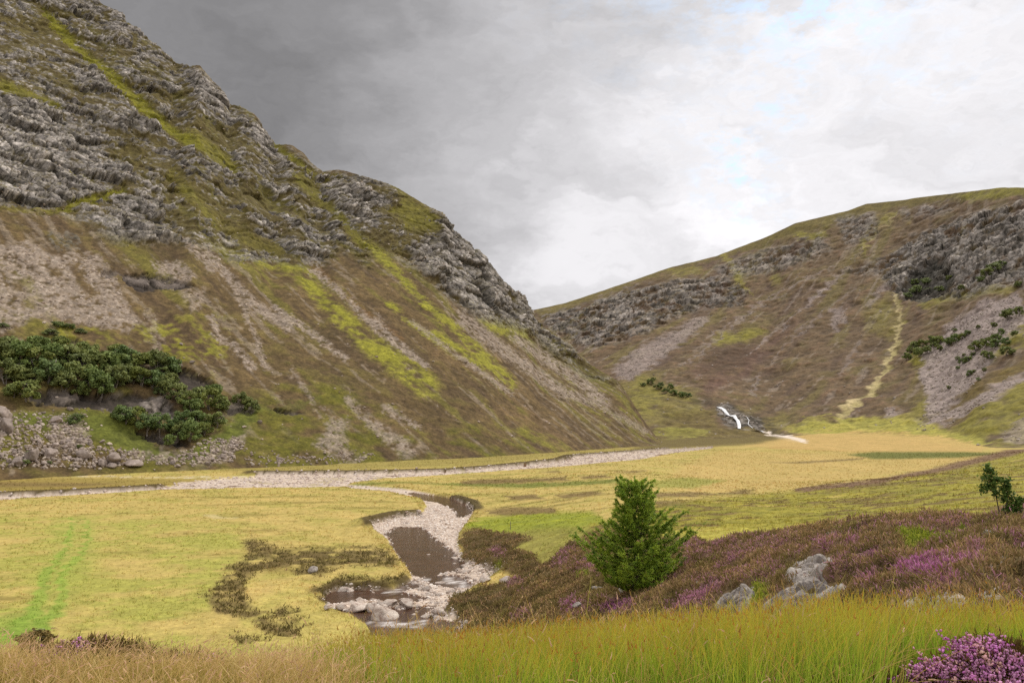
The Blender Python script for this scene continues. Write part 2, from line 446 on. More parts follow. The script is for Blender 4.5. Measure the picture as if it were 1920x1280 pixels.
# right of the stream
m = area(LOW, [(640, 911), (760, 905), (900, 912), (1000, 915), (1160, 905), (1180, 897), (1000, 906), (850, 906), (720, 903), (680, 905)], 2); vary(m * 0.85, nB, GREEN * 0.75, GREEN)
m = area(LOW, [(1350, 845), (1590, 850), (1860, 850), (1850, 862), (1500, 912), (1300, 925), (1240, 905), (1290, 870)], 6); vary(m * 0.75, 0.8 * nW + 0.7 * nS, lin(156, 136, 76), lin(190, 160, 100))
m = area(LOW, [(1500, 815), (1720, 818), (1830, 836), (1840, 846), (1600, 846), (1440, 840), (1480, 822)], 3); vary(m * 0.85, nW, ORANGE * 0.8, ORANGE * 1.05)
m = area(LOW, [(1590, 852), (1640, 846), (1800, 846), (1890, 850), (1800, 858), (1640, 861)], 3); vary(m * 0.9, nA, GREEN * 0.45, GREEN * 0.8)
m = area(LOW, [(1440, 867), (1500, 865), (1620, 858), (1620, 861), (1500, 869)], 1.0); mix(m * 0.7, HEATH)
m = area(LOW, [(1160, 905), (1290, 895), (1360, 900), (1300, 915), (1200, 912)], 3); vary(m * 0.8, nB, GREEN, YGREEN)
m = area(LOW, [(868, 985), (900, 970), (945, 963), (1110, 958), (1140, 985), (1085, 1000), (1000, 1002), (905, 1000)], 6); vary(m * 0.95, nB, GREEN * 0.95, lin(152, 156, 40))
m = area(LOW, [(950, 1000), (1000, 990), (1110, 985), (1120, 1000), (1060, 1030), (1030, 1062), (985, 1060), (960, 1030)], 6); vary(m * 0.85, nB, OLIVE, YGREEN)
# heathery strips across the flats
for pts in ([(905, 956), (960, 950), (1040, 952), (1045, 962), (960, 966), (910, 963)], [(950, 930), (1000, 926), (1020, 934), (960, 938)], [(1040, 928), (1110, 921), (1140, 924), (1060, 935)],
            [(860, 902), (900, 898), (1000, 897), (1065, 892), (1060, 900), (960, 906), (870, 908)], [(1085, 893), (1140, 890), (1145, 894), (1090, 898)], [(1190, 925), (1290, 922), (1300, 930), (1210, 934)],
            [(1220, 940), (1330, 936), (1420, 935), (1340, 945), (1230, 948)], [(1290, 921), (1340, 925), (1420, 916), (1400, 926), (1300, 930)], [(1440, 934), (1520, 936), (1500, 945), (1440, 942)],
            [(1150, 885), (1210, 881), (1200, 886)], [(1010, 885), (1050, 882), (1050, 886)]):
    m = area(LOW, pts, 2.5); vary(m * 0.85, nC + nB, HEATH, BROWN2)
m = area(LOW, [(1180, 842), (1240, 826), (1300, 812), (1440, 806), (1470, 820), (1420, 831), (1340, 836), (1250, 841)], 4); vary(m * 0.9, nA + nB, HEATH, OLIVE)
m = area(LOW, [(1220, 818), (1290, 808), (1330, 812), (1260, 824)], 4); vary(m * 0.8, nA, OLIVE, YGREEN)
m = area(LOW, [(0, 872), (300, 868), (600, 866), (900, 856), (1060, 846), (1200, 834), (1240, 838), (1080, 852), (900, 872), (620, 882), (300, 884), (0, 884), (-200, 886), (-200, 874)], 4); vary(m * 0.75, nA + nB, OLIVE * 0.8, GOLD2)
m = area(LOW, [(-200, 896), (0, 894), (300, 897), (420, 900), (330, 908), (280, 914), (0, 928), (-200, 934)], 3); vary(m * 0.8, nA + nS, OLIVE, lin(160, 134, 72))
m = area(LOW, [(-200, 900), (60, 904), (230, 906), (160, 912), (-200, 914)], 3); vary(m * 0.7, nA, HEATH, BROWN2)
# near hillside, green
near = LOW & (Rf_ < 480)
m = area(near, [(1110, 985), (1180, 955), (1240, 945), (1400, 928), (1500, 920), (1650, 902), (1760, 884), (1850, 862), (1930, 836), (2600, 760), (2600, 1080), (1900, 985), (1750, 980), (1600, 988), (1450, 1012), (1330, 1025), (1270, 1020), (1130, 1005)], 5)
slope_green = m.copy()
vary(m, 1.0 * nA + 1.0 * nB + 0.5 * nC, lin(100, 98, 40), lin(164, 152, 60))
vary(m * sstep(0.08, 0.3, nS * 0.8 + 0.6 * nB) * 0.85, nC, HEATH * 0.9, BROWN2)
vary(m * sstep(0.25, 0.55, nA * 0.9 - 0.4 * nB) * 0.7, nC, GOLD2, STRAW * 0.85)
m = area(near, [(1130, 1000), (1280, 1000), (1420, 990), (1500, 985), (1480, 1000), (1330, 1018), (1250, 1016)], 5); vary(m * 0.8, nB, YGREEN, lin(178, 166, 70))
m = streak(near, [(1495, 919), (1560, 911), (1650, 901), (1760, 881), (1850, 859), (1935, 837), (2100, 800)], 7, 15); vary(m * 0.9, nC, HEATH * 0.9, MAUVE * 0.8)
m = streak(near, [(1540, 925), (1640, 913), (1760, 900), (1900, 893)], 4, 9); vary(m * 0.7 * sstep(-0.3, 0.2, nB), nC, HEATH, BROWN)
# heather
OUT_H = [[(455, 1008), (485, 1012), (520, 1032), (560, 1030), (640, 1028), (690, 1024), (728, 1034), (748, 1060), (700, 1062), (640, 1058), (600, 1078), (560, 1074), (530, 1062), (478, 1072), (455, 1112), (470, 1135), (512, 1165), (560, 1176), (562, 1196), (500, 1186), (450, 1156), (402, 1150), (395, 1130), (405, 1100), (440, 1060), (468, 1048)],
         [(600, 1108), (640, 1078), (700, 1086), (766, 1076), (758, 1094), (690, 1106), (620, 1104)], [(488, 1146), (530, 1140), (562, 1146), (548, 1156), (500, 1158)], [(528, 1165), (570, 1158), (592, 1166), (560, 1174)], [(430, 1192), (470, 1190), (500, 1200), (450, 1206)], [(375, 1118), (398, 1112), (402, 1124)],
         [(584, 1110), (610, 1100), (618, 1112), (598, 1124)]]
OUT_B = [[(864, 1004), (895, 992), (945, 1000), (992, 1006), (962, 1030), (1002, 1042), (1012, 1060), (990, 1080), (962, 1078), (906, 1062), (868, 1046)],
         [(838, 1150), (848, 1128), (900, 1105), (962, 1088), (1012, 1066), (1052, 1036), (1100, 1006), (1150, 998), (1250, 1014), (1330, 1020), (1450, 1004), (1540, 996), (1600, 990), (1660, 984), (1740, 976), (1850, 982), (1960, 962), (2600, 930), (2600, 1300), (1900, 1260), (1200, 1260), (1000, 1250), (870, 1235), (884, 1185), (868, 1160)]]
heath = np.zeros(len(X), np.float32)
for p in OUT_H: heath = np.maximum(heath, area(LOW, p, 7))
heath *= sstep(-0.45, 0.25, nB + 0.6 * nC + 0.15).astype(np.float32) * 0.85
flatheath = heath.copy()
for p in OUT_B: heath = np.maximum(heath, area(near & (Rf_ < 130), p, 4))
heath *= sstep(9.0, 14.0, Rf_).astype(np.float32)
vary(heath, nC + 0.6 * nB, HEATHD, HEATH)
BLOOM = [([(1030, 1066), (1050, 1030), (1085, 1020), (1060, 1062)], .7), ([(1060, 1060), (1110, 1050), (1115, 1080), (1075, 1080)], .6), ([(955, 1090), (975, 1086), (985, 1098), (955, 1104)], .8), ([(928, 1034), (945, 1032), (945, 1042), (928, 1042)], .9),
         ([(1050, 1140), (1075, 1130), (1110, 1146), (1090, 1162), (1060, 1160)], 1), ([(1128, 1140), (1160, 1132), (1190, 1132), (1180, 1155), (1130, 1160)], 1), ([(960, 1150), (985, 1146), (1000, 1165), (965, 1168)], .6), ([(1260, 1150), (1290, 1125), (1340, 1105), (1360, 1110), (1320, 1140), (1280, 1160)], .75),
         ([(1360, 1098), (1420, 1080), (1455, 1062), (1470, 1072), (1430, 1095), (1390, 1105)], .6), ([(1260, 1020), (1420, 1008), (1500, 1010), (1480, 1040), (1330, 1060), (1270, 1045)], .4), ([(1508, 1042), (1560, 1026), (1572, 1044), (1530, 1052)], .9),
         ([(1570, 1018), (1600, 1012), (1606, 1030), (1575, 1036)], 1.0), ([(1620, 1050), (1650, 1040), (1650, 1064), (1625, 1064)], .9), ([(1600, 1085), (1640, 1080), (1650, 1100), (1605, 1105)], 1), ([(1615, 1100), (1650, 1092), (1655, 1120), (1620, 1124)], .8),
         ([(1665, 1110), (1680, 1075), (1740, 1058), (1800, 1075), (1790, 1115), (1730, 1120)], .85), ([(1780, 1065), (1840, 1050), (1845, 1085), (1800, 1090)], .8), ([(1705, 990), (1780, 982), (1830, 995), (1800, 1008), (1720, 1004)], .55), ([(1880, 1040), (1930, 1008), (1930, 1040)], .7), ([(1900, 975), (1960, 965), (1960, 985)], .7),
         ([(1670, 1125), (1740, 1115), (1760, 1140), (1680, 1145)], .5)]
bloom = np.zeros(len(X), np.float32)
for p, s in BLOOM: bloom = np.maximum(bloom, area(near, p, 11) * min(1, s * 1.15))
bloom = np.maximum(bloom, 0.42 * sstep(1180, 1300, PX) * sstep(-0.2, 0.4, nB)) * heath
mix(heath * np.clip(bloom, 0, 1) * 0.5, MAUVE)
bright = np.zeros(len(X), np.float32)
for p in ([(1680, 1022), (1700, 1012), (1740, 1014), (1790, 1006), (1790, 1018), (1740, 1024), (1700, 1034)], [(1395, 1150), (1410, 1118), (1440, 1110), (1450, 1122), (1425, 1140)], [(1650, 1085), (1670, 1083), (1665, 1095)], [(910, 1066), (930, 1052), (945, 1050), (925, 1068)], [(1075, 1078), (1100, 1074), (1105, 1086), (1080, 1088)], [(1790, 1000), (1812, 996), (1815, 1003)]):
    bright = np.maximum(bright, area(near, p, 4))
vary(bright, nC, GREEN, LIME)
heath_cover = heath * (1 - bright)
# gravel, peat faces
m = area(LOW, [(-200, 888), (0, 888), (140, 890), (300, 893), (480, 892), (480, 897), (300, 897), (140, 894), (0, 893), (-200, 893)], 1.0) * sstep(-0.1, 0.3, nB + 0.3 * nA); mix(m * 0.7, GRAV)
m = area(LOW | HILL, [(1448, 813), (1480, 815), (1512, 826), (1490, 829), (1460, 822)], 1.5); mix(m * 0.85, GRAV)
m = area(LOW, [(380, 965), (405, 964), (425, 970), (470, 970), (400, 973)], 1.5); mix(m * 0.6 * sstep(-0.1, 0.2, nC), GRAV)
vary(peat * 0.9, nA, PEAT, lin(78, 64, 36))
bedn = on(near_floor, lambda p: fbm(p[:, :2], 0.5, 2, 41))
vary(inbed.astype(np.float32), bedn + 0.5 * nC, GRAVD, GRAV)
m = (inbed * sstep(0.1, 0.5, nA + 0.4 * nB) * ((sdM > 1.5)) * 0.55).astype(np.float32); vary(m, nC, OLIVE, GOLD2)
wet = (inbed * (Z < WATER_Z + 0.06)).astype(np.float32); mix(wet, lin(96, 68, 48))
# near slope under the rushes and the dry grass
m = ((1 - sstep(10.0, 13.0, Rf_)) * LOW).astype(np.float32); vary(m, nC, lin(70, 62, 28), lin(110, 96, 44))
drop = (sstep(9, 13, Rf_) * (1 - sstep(48, 58, Rf_)) * LOW * (1 - heath) * (PX < 860)).astype(np.float32); vary(drop, nB, OLIVE, GOLD2)

# ------------------------------------------------------------------ the craggy mountain
mm = MTN.astype(np.float32)
vary(mm, 0.8 * mA + 0.8 * mB + 0.6 * mC, lin(68, 56, 34), lin(116, 96, 64))
vary(mm * sstep(0.05, 0.45, mL + 0.6 * mB) * 0.65, mC + mB, lin(78, 72, 36), lin(108, 96, 50))
vary(mm * sstep(0.12, 0.4, mS2 + 0.3 * mB) * 0.7, mC, lin(84, 80, 36), lin(120, 112, 48))
vary(mm * sstep(0.15, 0.42, -mS2 - 0.2 * mB) * 0.7, mC, lin(62, 50, 34), lin(92, 74, 54))
mthin = mm * sstep(0.22, 0.42, mS + 0.25 * mC - 0.1 * sstep(0.75, 0.9, Rf_ / 700)); vary(mthin * 0.55, mC, lin(116, 102, 84), lin(146, 132, 114))
m = area(MTN, [(-200, 800), (100, 770), (400, 770), (520, 740), (640, 720), (760, 800), (900, 800), (1000, 830), (1000, 880), (-200, 900)], 25); vary(m * sstep(-0.3, 0.3, mB + 0.4 * mL) * 0.75, mC, lin(72, 74, 22), lin(104, 100, 30))
greens = [streak(MTN, [(585, 540), (640, 595), (700, 650), (760, 690), (800, 725)], 26, 46), streak(MTN, [(700, 462), (745, 510), (800, 572), (860, 620), (930, 690), (960, 720)], 14, 22), streak(MTN, [(815, 630), (870, 665), (935, 695)], 22, 14),
          area(MTN, [(895, 598), (940, 596), (985, 612), (1000, 645), (960, 640), (920, 618)], 8), streak(MTN, [(730, 570), (790, 620), (860, 665)], 10, 14)]
m = np.max(greens, 0); vary(m * sstep(-0.35, 0.25, mB + 0.5 * mC + 0.1) * 0.9, mC + mB, MOSS * 0.85, LIME)
m = np.maximum(area(MTN, [(260, 600), (420, 600), (440, 660), (400, 700), (330, 690), (240, 650)], 30) * 0.8, area(MTN, [(60, 620), (160, 600), (230, 640), (100, 660)], 15) * 0.7)
vary(m * sstep(-0.1, 0.3, mB + 0.6 * mC), mC, MOSS * 0.7, LIME * 0.9)
m = np.maximum(area(MTN, [(-100, 770), (60, 775), (160, 770), (240, 790), (300, 840), (350, 850), (420, 800), (480, 762), (505, 768), (440, 830), (380, 868), (270, 862), (170, 820), (60, 800), (-100, 810)], 10) * 0.95, streak(MTN, [(520, 770), (600, 745)], 20, 8) * 0.4)
vary(m, mB + mC, lin(74, 78, 32), lin(100, 104, 42))
for p, s in (([(380, 455), (520, 490), (600, 520), (560, 540), (470, 500), (390, 475)], .8), ([(500, 480), (560, 490), (590, 515), (540, 510)], .8), ([(930, 800), (980, 770), (1030, 830), (1010, 845), (960, 830)], .5), ([(960, 790), (1000, 800), (1060, 845), (1010, 845)], .4), ([(60, 535), (90, 530), (60, 560)], .6)):
    m = area(MTN, p, 12) * s; vary(m * sstep(-0.3, 0.3, mB), mC, MOSS * 0.8, LIME * 0.9)
m = area(MTN, [(800, 640), (900, 700), (980, 760), (1060, 820), (980, 800), (880, 740), (800, 680)], 20); vary(m * 0.6 * sstep(-0.2, 0.3, mA), mC, BROWN, lin(118, 94, 70))
m = area(MTN, [(1000, 650), (1090, 690), (1160, 740), (1240, 830), (1140, 830), (1100, 770), (1040, 700)], 10); vary(m * 0.5 * sstep(-0.2, 0.3, mB), mC, OLIVE, lin(120, 118, 36))
m = streak(MTN, [(560, 470), (620, 530), (690, 590), (760, 640)], 16, 8) * 0.5; vary(m, mC, BROWN, lin(132, 96, 60))
# crag
CRAG = [(-400, -600), (200, -300), (330, 90), (520, 262), (600, 322), (690, 330), (860, 425), (1000, 575), (1060, 640), (1120, 690), (1150, 718), (1100, 705), (1020, 645), (980, 618), (900, 596), (850, 560), (760, 490), (700, 452), (705, 470), (690, 500), (640, 468), (600, 500), (520, 490), (420, 468), (320, 452), (280, 455), (215, 452), (150, 415), (110, 398), (0, 388), (-400, 370)]
crag = area(MTN, CRAG, 14)
solid = np.max([area(MTN, [(-300, 200), (0, 190), (90, 200), (160, 215), (230, 290), (240, 330), (180, 360), (100, 385), (0, 385), (-300, 380)], 18), area(MTN, [(195, 380), (250, 362), (310, 400), (300, 450), (215, 452), (190, 420)], 6),
                area(MTN, [(770, 480), (800, 440), (850, 432), (920, 500), (990, 570), (1005, 605), (940, 590), (880, 575), (820, 530)], 14), area(MTN, [(600, 335), (680, 340), (720, 380), (700, 440), (640, 430), (600, 390)], 10) * 0.6,
                area(MTN, [(350, 122), (420, 170), (425, 195), (390, 200), (355, 160)], 8), area(MTN, [(480, 218), (520, 268), (540, 300), (500, 290), (470, 240)], 8)], 0)
grassy = np.max([streak(MTN, [(85, 20), (150, 90), (230, 165), (310, 235), (370, 270)], 16, 26), streak(MTN, [(370, 260), (430, 310), (440, 325)], 40, 20) * 0.8, streak(MTN, [(-100, 393), (0, 392), (100, 396), (150, 378), (230, 352)], 9, 14), streak(MTN, [(140, 320), (165, 333)], 8) * 0.9,
                 streak(MTN, [(520, 272), (545, 290), (590, 330), (640, 330)], 14, 6) * 0.8, area(MTN, [(755, 360), (810, 390), (825, 430), (770, 430), (740, 400)], 10) * 0.7, streak(MTN, [(705, 455), (730, 490), (770, 540)], 12, 16), streak(MTN, [(330, 330), (420, 420), (520, 470)], 30, 22) * 0.5, streak(MTN, [(0, 160), (60, 180), (110, 200)], 26, 10) * 0.8,
                 streak(MTN, [(560, 330), (640, 410), (690, 455)], 26, 14) * 0.6], 0)
rock = crag * sstep(-0.12, 0.16, 0.55 * mA + 0.75 * mB + 0.55 * mC + 0.35 * mL + 0.42 * solid - 0.75 * grassy - 0.05)
rock = np.maximum(rock, 0.85 * area(MTN, [(95, 435), (150, 440), (148, 468), (105, 468)], 5) * sstep(-0.2, 0.2, mC)); rock = np.maximum(rock, 0.9 * area(MTN, [(410, 480), (500, 470), (560, 495), (500, 490), (440, 492)], 5) * sstep(-0.2, 0.1, mC + mB))
vary(crag * grassy * 0.9, mC + mB, lin(86, 84, 26), lin(128, 124, 30))
vary(crag * (1 - grassy) * 0.7, mB + mC, lin(68, 58, 36), lin(104, 98, 46))
# dark wet ledges
ledge = np.max([area(MTN, [(228, 515), (262, 508), (300, 520), (355, 528), (350, 540), (300, 542), (262, 545), (240, 532)], 3), area(MTN, [(185, 505), (220, 508), (225, 518), (195, 520)], 3) * 0.7, area(MTN, [(322, 692), (350, 690), (402, 716), (398, 726), (350, 730), (325, 712)], 3),
                area(MTN, [(60, 740), (150, 728), (200, 740), (210, 765), (150, 762), (60, 752)], 4), area(MTN, [(150, 742), (260, 735), (330, 760), (340, 790), (260, 770), (200, 772)], 4), area(MTN, [(250, 805), (345, 820), (350, 832), (290, 828)], 3), area(MTN, [(420, 745), (480, 760), (480, 775), (430, 780)], 4) * 0.8,
                area(MTN, [(510, 762), (560, 772), (560, 778), (515, 772)], 2) * 0.8, area(MTN, [(130, 636), (160, 640), (160, 648), (135, 646)], 2) * 0.8], 0)
pale = area(MTN, [(270, 745), (310, 745), (335, 775), (325, 788), (275, 785)], 5)
# scree
scree = np.max([area(MTN, [(-200, 500), (0, 470), (55, 452), (75, 462), (100, 482), (130, 472), (188, 478), (205, 500), (225, 540), (245, 580), (262, 605), (240, 622), (180, 612), (120, 600), (90, 590), (0, 622), (-200, 640)], 5), area(MTN, [(-100, 458), (22, 462), (24, 478), (-100, 490)], 4),
                area(MTN, [(285, 490), (340, 492), (372, 520), (350, 528), (300, 515)], 4), area(MTN, [(340, 545), (380, 540), (392, 570), (360, 585)], 6) * 0.7, streak(MTN, [(345, 448), (390, 490), (400, 505)], 14, 18), streak(MTN, [(385, 467), (430, 520), (480, 575), (545, 612)], 13, 22), streak(MTN, [(515, 575), (590, 628), (648, 672)], 8, 14),
                streak(MTN, [(590, 508), (640, 548), (690, 600), (755, 655), (805, 690)], 12, 9), streak(MTN, [(398, 596), (408, 632), (440, 648), (472, 688)], 12, 16), streak(MTN, [(440, 548), (470, 600), (498, 690)], 7, 12) * 0.8, streak(MTN, [(700, 600), (740, 640), (795, 682)], 20, 10), streak(MTN, [(770, 600), (860, 668), (960, 738)], 8, 10) * 0.8,
                streak(MTN, [(870, 600), (950, 660), (1010, 702), (1060, 738), (1115, 752)], 24, 18) * 0.9, streak(MTN, [(965, 632), (1040, 684), (1100, 724), (1130, 752)], 16, 22), streak(MTN, [(655, 752), (700, 795), (740, 825), (765, 845)], 16, 30) * 0.75, streak(MTN, [(725, 768), (785, 800)], 16, 8) * 0.8,
                area(MTN, [(590, 835), (620, 790), (655, 785), (640, 830), (680, 860), (640, 862)], 6) * 0.85, streak(MTN, [(545, 690), (580, 740), (600, 780)], 10, 6) * 0.5, streak(MTN, [(1130, 760), (1180, 790), (1215, 812)], 16, 10) * 0.7, streak(MTN, [(1000, 610), (1060, 650), (1090, 672)], 3, 2),
                area(MTN, [(95, 800), (160, 790), (170, 830), (150, 850), (90, 840)], 5) * 0.75, area(MTN, [(300, 835), (330, 838), (330, 862), (250, 868), (240, 850)], 6) * 0.6, area(MTN, [(400, 850), (460, 810), (455, 835), (420, 868), (370, 872)], 6) * 0.9, streak(MTN, [(640, 880), (690, 860)], 6, 10) * 0.5,
                streak(MTN, [(280, 590), (300, 640), (280, 680)], 20, 14) * 0.5, streak(MTN, [(600, 760), (640, 800), (650, 850)], 8, 14) * 0.6], 0)
holes = np.max([area(MTN, [(88, 498), (125, 505), (128, 524), (95, 520)], 4), streak(MTN, [(140, 502), (155, 530), (172, 548)], 14, 18), area(MTN, [(18, 530), (70, 520), (60, 545), (20, 548)], 5) * 0.8, area(MTN, [(40, 565), (80, 555), (70, 578), (40, 578)], 5) * 0.9], 0)
scree = scree * (1 - holes) * sstep(-0.45, 0.15, mC + 0.6 * mB + 0.5 * mD + 0.12)
scree *= (1 - rock)
vary(scree * 0.9, mC, lin(116, 102, 88), lin(152, 137, 122))
peb = on(MTN & (scree > 0.05), lambda p: vnoise(p / 1.1, 51))
vary(scree * sstep(0.15, 0.5, np.abs(peb)) * 0.6, peb, lin(96, 84, 72), lin(186, 172, 156))

# ------------------------------------------------------------------ the far hill
hm = HILL.astype(np.float32)
vary(hm, 0.9 * hA + 0.9 * hB + 0.6 * hC, lin(80, 66, 50), lin(118, 98, 72))
vary(hm * sstep(0.0, 0.5, hA - 0.4 * hB) * 0.55, hC, lin(88, 80, 46), lin(112, 102, 56))
vary(hm * sstep(0.1, 0.5, hB + 0.3 * hC) * 0.4, hC, lin(98, 76, 58), lin(120, 92, 74))
vary(hm * sstep(0.15, 0.42, hS2 + 0.3 * hB) * 0.6, hC, lin(90, 82, 46), lin(120, 108, 62))
vary(hm * sstep(0.15, 0.42, -hS2 - 0.3 * hB) * 0.6, hC, lin(74, 60, 50), lin(100, 80, 68))
hthin = hm * sstep(0.24, 0.45, hS + 0.25 * hC); vary(hthin * 0.45, hC, lin(126, 112, 98), lin(152, 138, 122))
topline = area(HILL, [(1000, 575), (1200, 515), (1340, 475), (1440, 438), (1540, 402), (1625, 376), (1720, 366), (1880, 346), (2200, 320), (2200, 340), (1900, 366), (1780, 376), (1640, 396), (1500, 436), (1400, 470), (1250, 510), (1100, 566), (1010, 592)], 5)
vary(topline * 0.7, hB, lin(94, 84, 48), lin(120, 110, 52))
for p, s in (([(1790, 366), (1880, 352), (1930, 352), (1930, 362), (1820, 378)], .9), ([(1480, 432), (1540, 436), (1550, 425), (1545, 445), (1500, 448)], .9), ([(1255, 505), (1310, 500), (1325, 510), (1270, 516)], .8), ([(1335, 630), (1400, 615), (1440, 622), (1400, 640), (1340, 645)], .9), ([(1370, 485), (1395, 510), (1392, 530), (1380, 520)], .7), ([(1450, 510), (1465, 505), (1462, 535), (1450, 535)], .6),
             ([(1200, 700), (1300, 735), (1330, 780), (1200, 800), (1170, 760)], .5), ([(1160, 720), (1200, 712), (1250, 740), (1220, 780), (1170, 760)], .5), ([(1710, 660), (1750, 650), (1750, 680), (1712, 690)], .9), ([(1720, 560), (1800, 545), (1900, 535), (1900, 545), (1790, 562), (1730, 580)], .8), ([(1830, 680), (1900, 600), (1960, 560), (1960, 640), (1880, 660), (1840, 690)], .8), ([(1690, 780), (1740, 740), (1720, 700), (1760, 760), (1750, 800)], .7),
             ([(1620, 560), (1690, 570), (1680, 640), (1620, 620)], .35), ([(1840, 760), (1960, 700), (1960, 840), (1830, 830), (1800, 800)], .85), ([(1780, 800), (1860, 780), (1880, 838), (1790, 815)], .8), ([(1420, 790), (1470, 770), (1480, 800), (1440, 806)], .4)):
    m = area(HILL, p, 6) * s; vary(m * sstep(-0.5, 0.2, hB + 0.2), hC, lin(104, 98, 46), lin(138, 130, 54))
m = area(HILL, [(1830, 720), (1960, 650), (1960, 700), (1880, 740), (1800, 790), (1740, 790), (1800, 745)], 8); vary(m * 0.8, hC, lin(92, 72, 46), lin(110, 98, 44))
m = area(HILL, [(1290, 690), (1420, 640), (1500, 600), (1440, 660), (1400, 700), (1330, 740)], 12) * 0.5; vary(m, hC, lin(86, 64, 56), lin(112, 82, 74))
m = area(HILL, [(1330, 660), (1390, 640), (1420, 660), (1380, 700), (1310, 700)], 12) * 0.7; mix(m, lin(78, 62, 46))
hcrag = np.max([area(HILL, [(1010, 590), (1080, 578), (1180, 540), (1260, 528), (1360, 520), (1400, 545), (1390, 570), (1330, 575), (1250, 600), (1170, 640), (1100, 650), (1040, 625)], 8) * 0.9, area(HILL, [(1340, 500), (1440, 470), (1540, 440), (1560, 470), (1480, 500), (1420, 515), (1350, 520)], 10) * 0.7, area(HILL, [(1570, 410), (1640, 400), (1650, 440), (1590, 460)], 10) * 0.75,
                area(HILL, [(1640, 500), (1720, 440), (1800, 410), (1960, 370), (1960, 560), (1900, 530), (1800, 560), (1730, 550), (1690, 560), (1660, 530)], 10), area(HILL, [(1590, 510), (1700, 470), (1720, 500), (1640, 515)], 8) * 0.8, area(HILL, [(1400, 480), (1450, 490), (1440, 510), (1400, 510)], 6) * 0.8, area(HILL, [(1690, 395), (1740, 385), (1800, 375), (1780, 400), (1700, 410)], 8) * .6], 0)
hrock = hcrag * sstep(-0.1, 0.2, 0.6 * hA + 0.7 * hB + 0.4 * hC + 0.12)
hsolid = area(HILL, [(1760, 470), (1820, 430), (1960, 380), (1960, 540), (1880, 530), (1840, 545), (1780, 520)], 8)
hrock = np.maximum(hrock, hsolid * sstep(-0.5, -0.1, hB + 0.3 * hC))
hdark = area(HILL, [(1680, 545), (1720, 500), (1770, 480), (1790, 520), (1760, 560), (1720, 565)], 6)
hscree = np.max([area(HILL, [(1725, 700), (1735, 660), (1790, 600), (1850, 565), (1910, 548), (1930, 600), (1880, 640), (1850, 690), (1820, 730), (1780, 760), (1740, 790), (1735, 740)], 5), streak(HILL, [(1730, 800), (1800, 770), (1870, 735), (1940, 700)], 20, 20), area(HILL, [(1715, 790), (1760, 780), (1790, 770), (1770, 800), (1720, 802)], 4) * 0.7, area(HILL, [(1150, 690), (1200, 650), (1260, 620), (1330, 590), (1320, 610), (1250, 660), (1200, 705), (1160, 712)], 5) * 0.75,
                 area(HILL, [(1870, 810), (1920, 790), (1960, 790), (1960, 820), (1880, 830)], 4) * 0.6, streak(HILL, [(1290, 680), (1340, 640), (1390, 600), (1440, 560)], 6, 4) * 0.5, streak(HILL, [(1410, 660), (1480, 600), (1540, 550), (1590, 500)], 4, 6) * 0.55, streak(HILL, [(1520, 565), (1550, 540)], 10, 6) * 0.8, area(HILL, [(1560, 580), (1578, 575), (1580, 600), (1566, 622), (1560, 605)], 4) * 0.7, streak(HILL, [(1580, 605), (1588, 580)], 6) * 0.7, streak(HILL, [(1330, 630), (1470, 545), (1560, 500)], 3, 5) * 0.5,
                 streak(HILL, [(1440, 690), (1500, 620), (1600, 540)], 3, 5) * 0.4, streak(HILL, [(1630, 570), (1650, 545), (1670, 530)], 16, 10) * 0.6, streak(HILL, [(1580, 700), (1600, 660), (1610, 640)], 12, 8) * 0.4, streak(HILL, [(1110, 660), (1130, 625), (1135, 612)], 5) * 0.7, streak(HILL, [(1410, 740), (1415, 720), (1425, 700)], 5) * 0.6,
                 area(HILL, [(1660, 770), (1682, 768), (1680, 785), (1665, 788)], 3) * 0.8, streak(HILL, [(1600, 490), (1620, 460), (1650, 420), (1690, 395)], 4, 5) * 0.4], 0) * sstep(-0.7, -0.1, hC + 0.5 * hB + 0.2)
vary(hscree * 0.9, hC, lin(126, 112, 106), lin(158, 144, 136))
path = np.maximum(streak(HILL, [(1678, 552), (1690, 585), (1684, 630), (1668, 672), (1655, 705), (1628, 738), (1600, 760), (1574, 780)], 8, 13), streak(HILL, [(1620, 470), (1660, 425), (1680, 400)], 6, 5) * 0.5) 
vary(path * 0.9, hC + hB, lin(138, 128, 76), lin(184, 166, 124))
m = np.max([streak(HILL, [(1480, 800), (1520, 786), (1560, 778)], 4), streak(HILL, [(1360, 480), (1385, 525), (1405, 550)], 10, 5) * 0.7, streak(HILL, [(1620, 470), (1650, 420), (1675, 400)], 8, 10) * 0.6, streak(HILL, [(1618, 450), (1620, 480)], 6) * 0.6], 0); vary(m * 0.7, hC, lin(134, 128, 52), lin(156, 146, 66))
m = area(LOW | HILL, [(1470, 806), (1530, 788), (1620, 780), (1700, 784), (1780, 806), (1870, 832), (1830, 842), (1700, 822), (1540, 816)], 5); vary(m * 0.85, nA + hB + hC, YGREEN * 0.85, lin(166, 156, 66))
m = area(LOW | HILL, [(1400, 836), (1500, 812), (1600, 806), (1760, 816), (1850, 838), (1840, 846), (1600, 846)], 4); vary(m * 0.9, nA + 1.5 * nS + hB, lin(160, 138, 80), lin(190, 158, 98))
nX = np.where(LOW, nA + nB, hB + hC)
m = area(LOW | HILL, [(1190, 842), (1225, 815), (1250, 778), (1330, 770), (1350, 800), (1440, 806), (1475, 820), (1420, 831), (1340, 836), (1250, 841)], 5); vary(m * 0.85, nX, lin(84, 70, 44), lin(112, 100, 52))
m = area(LOW | HILL, [(1215, 815), (1260, 800), (1330, 806), (1330, 814), (1260, 822)], 4); vary(m * 0.7, nX, OLIVE, YGREEN)
m = streak(LOW | HILL, [(1425, 808), (1452, 815), (1480, 819), (1508, 827)], 3, 7); mix(m * 0.9, GRAV)
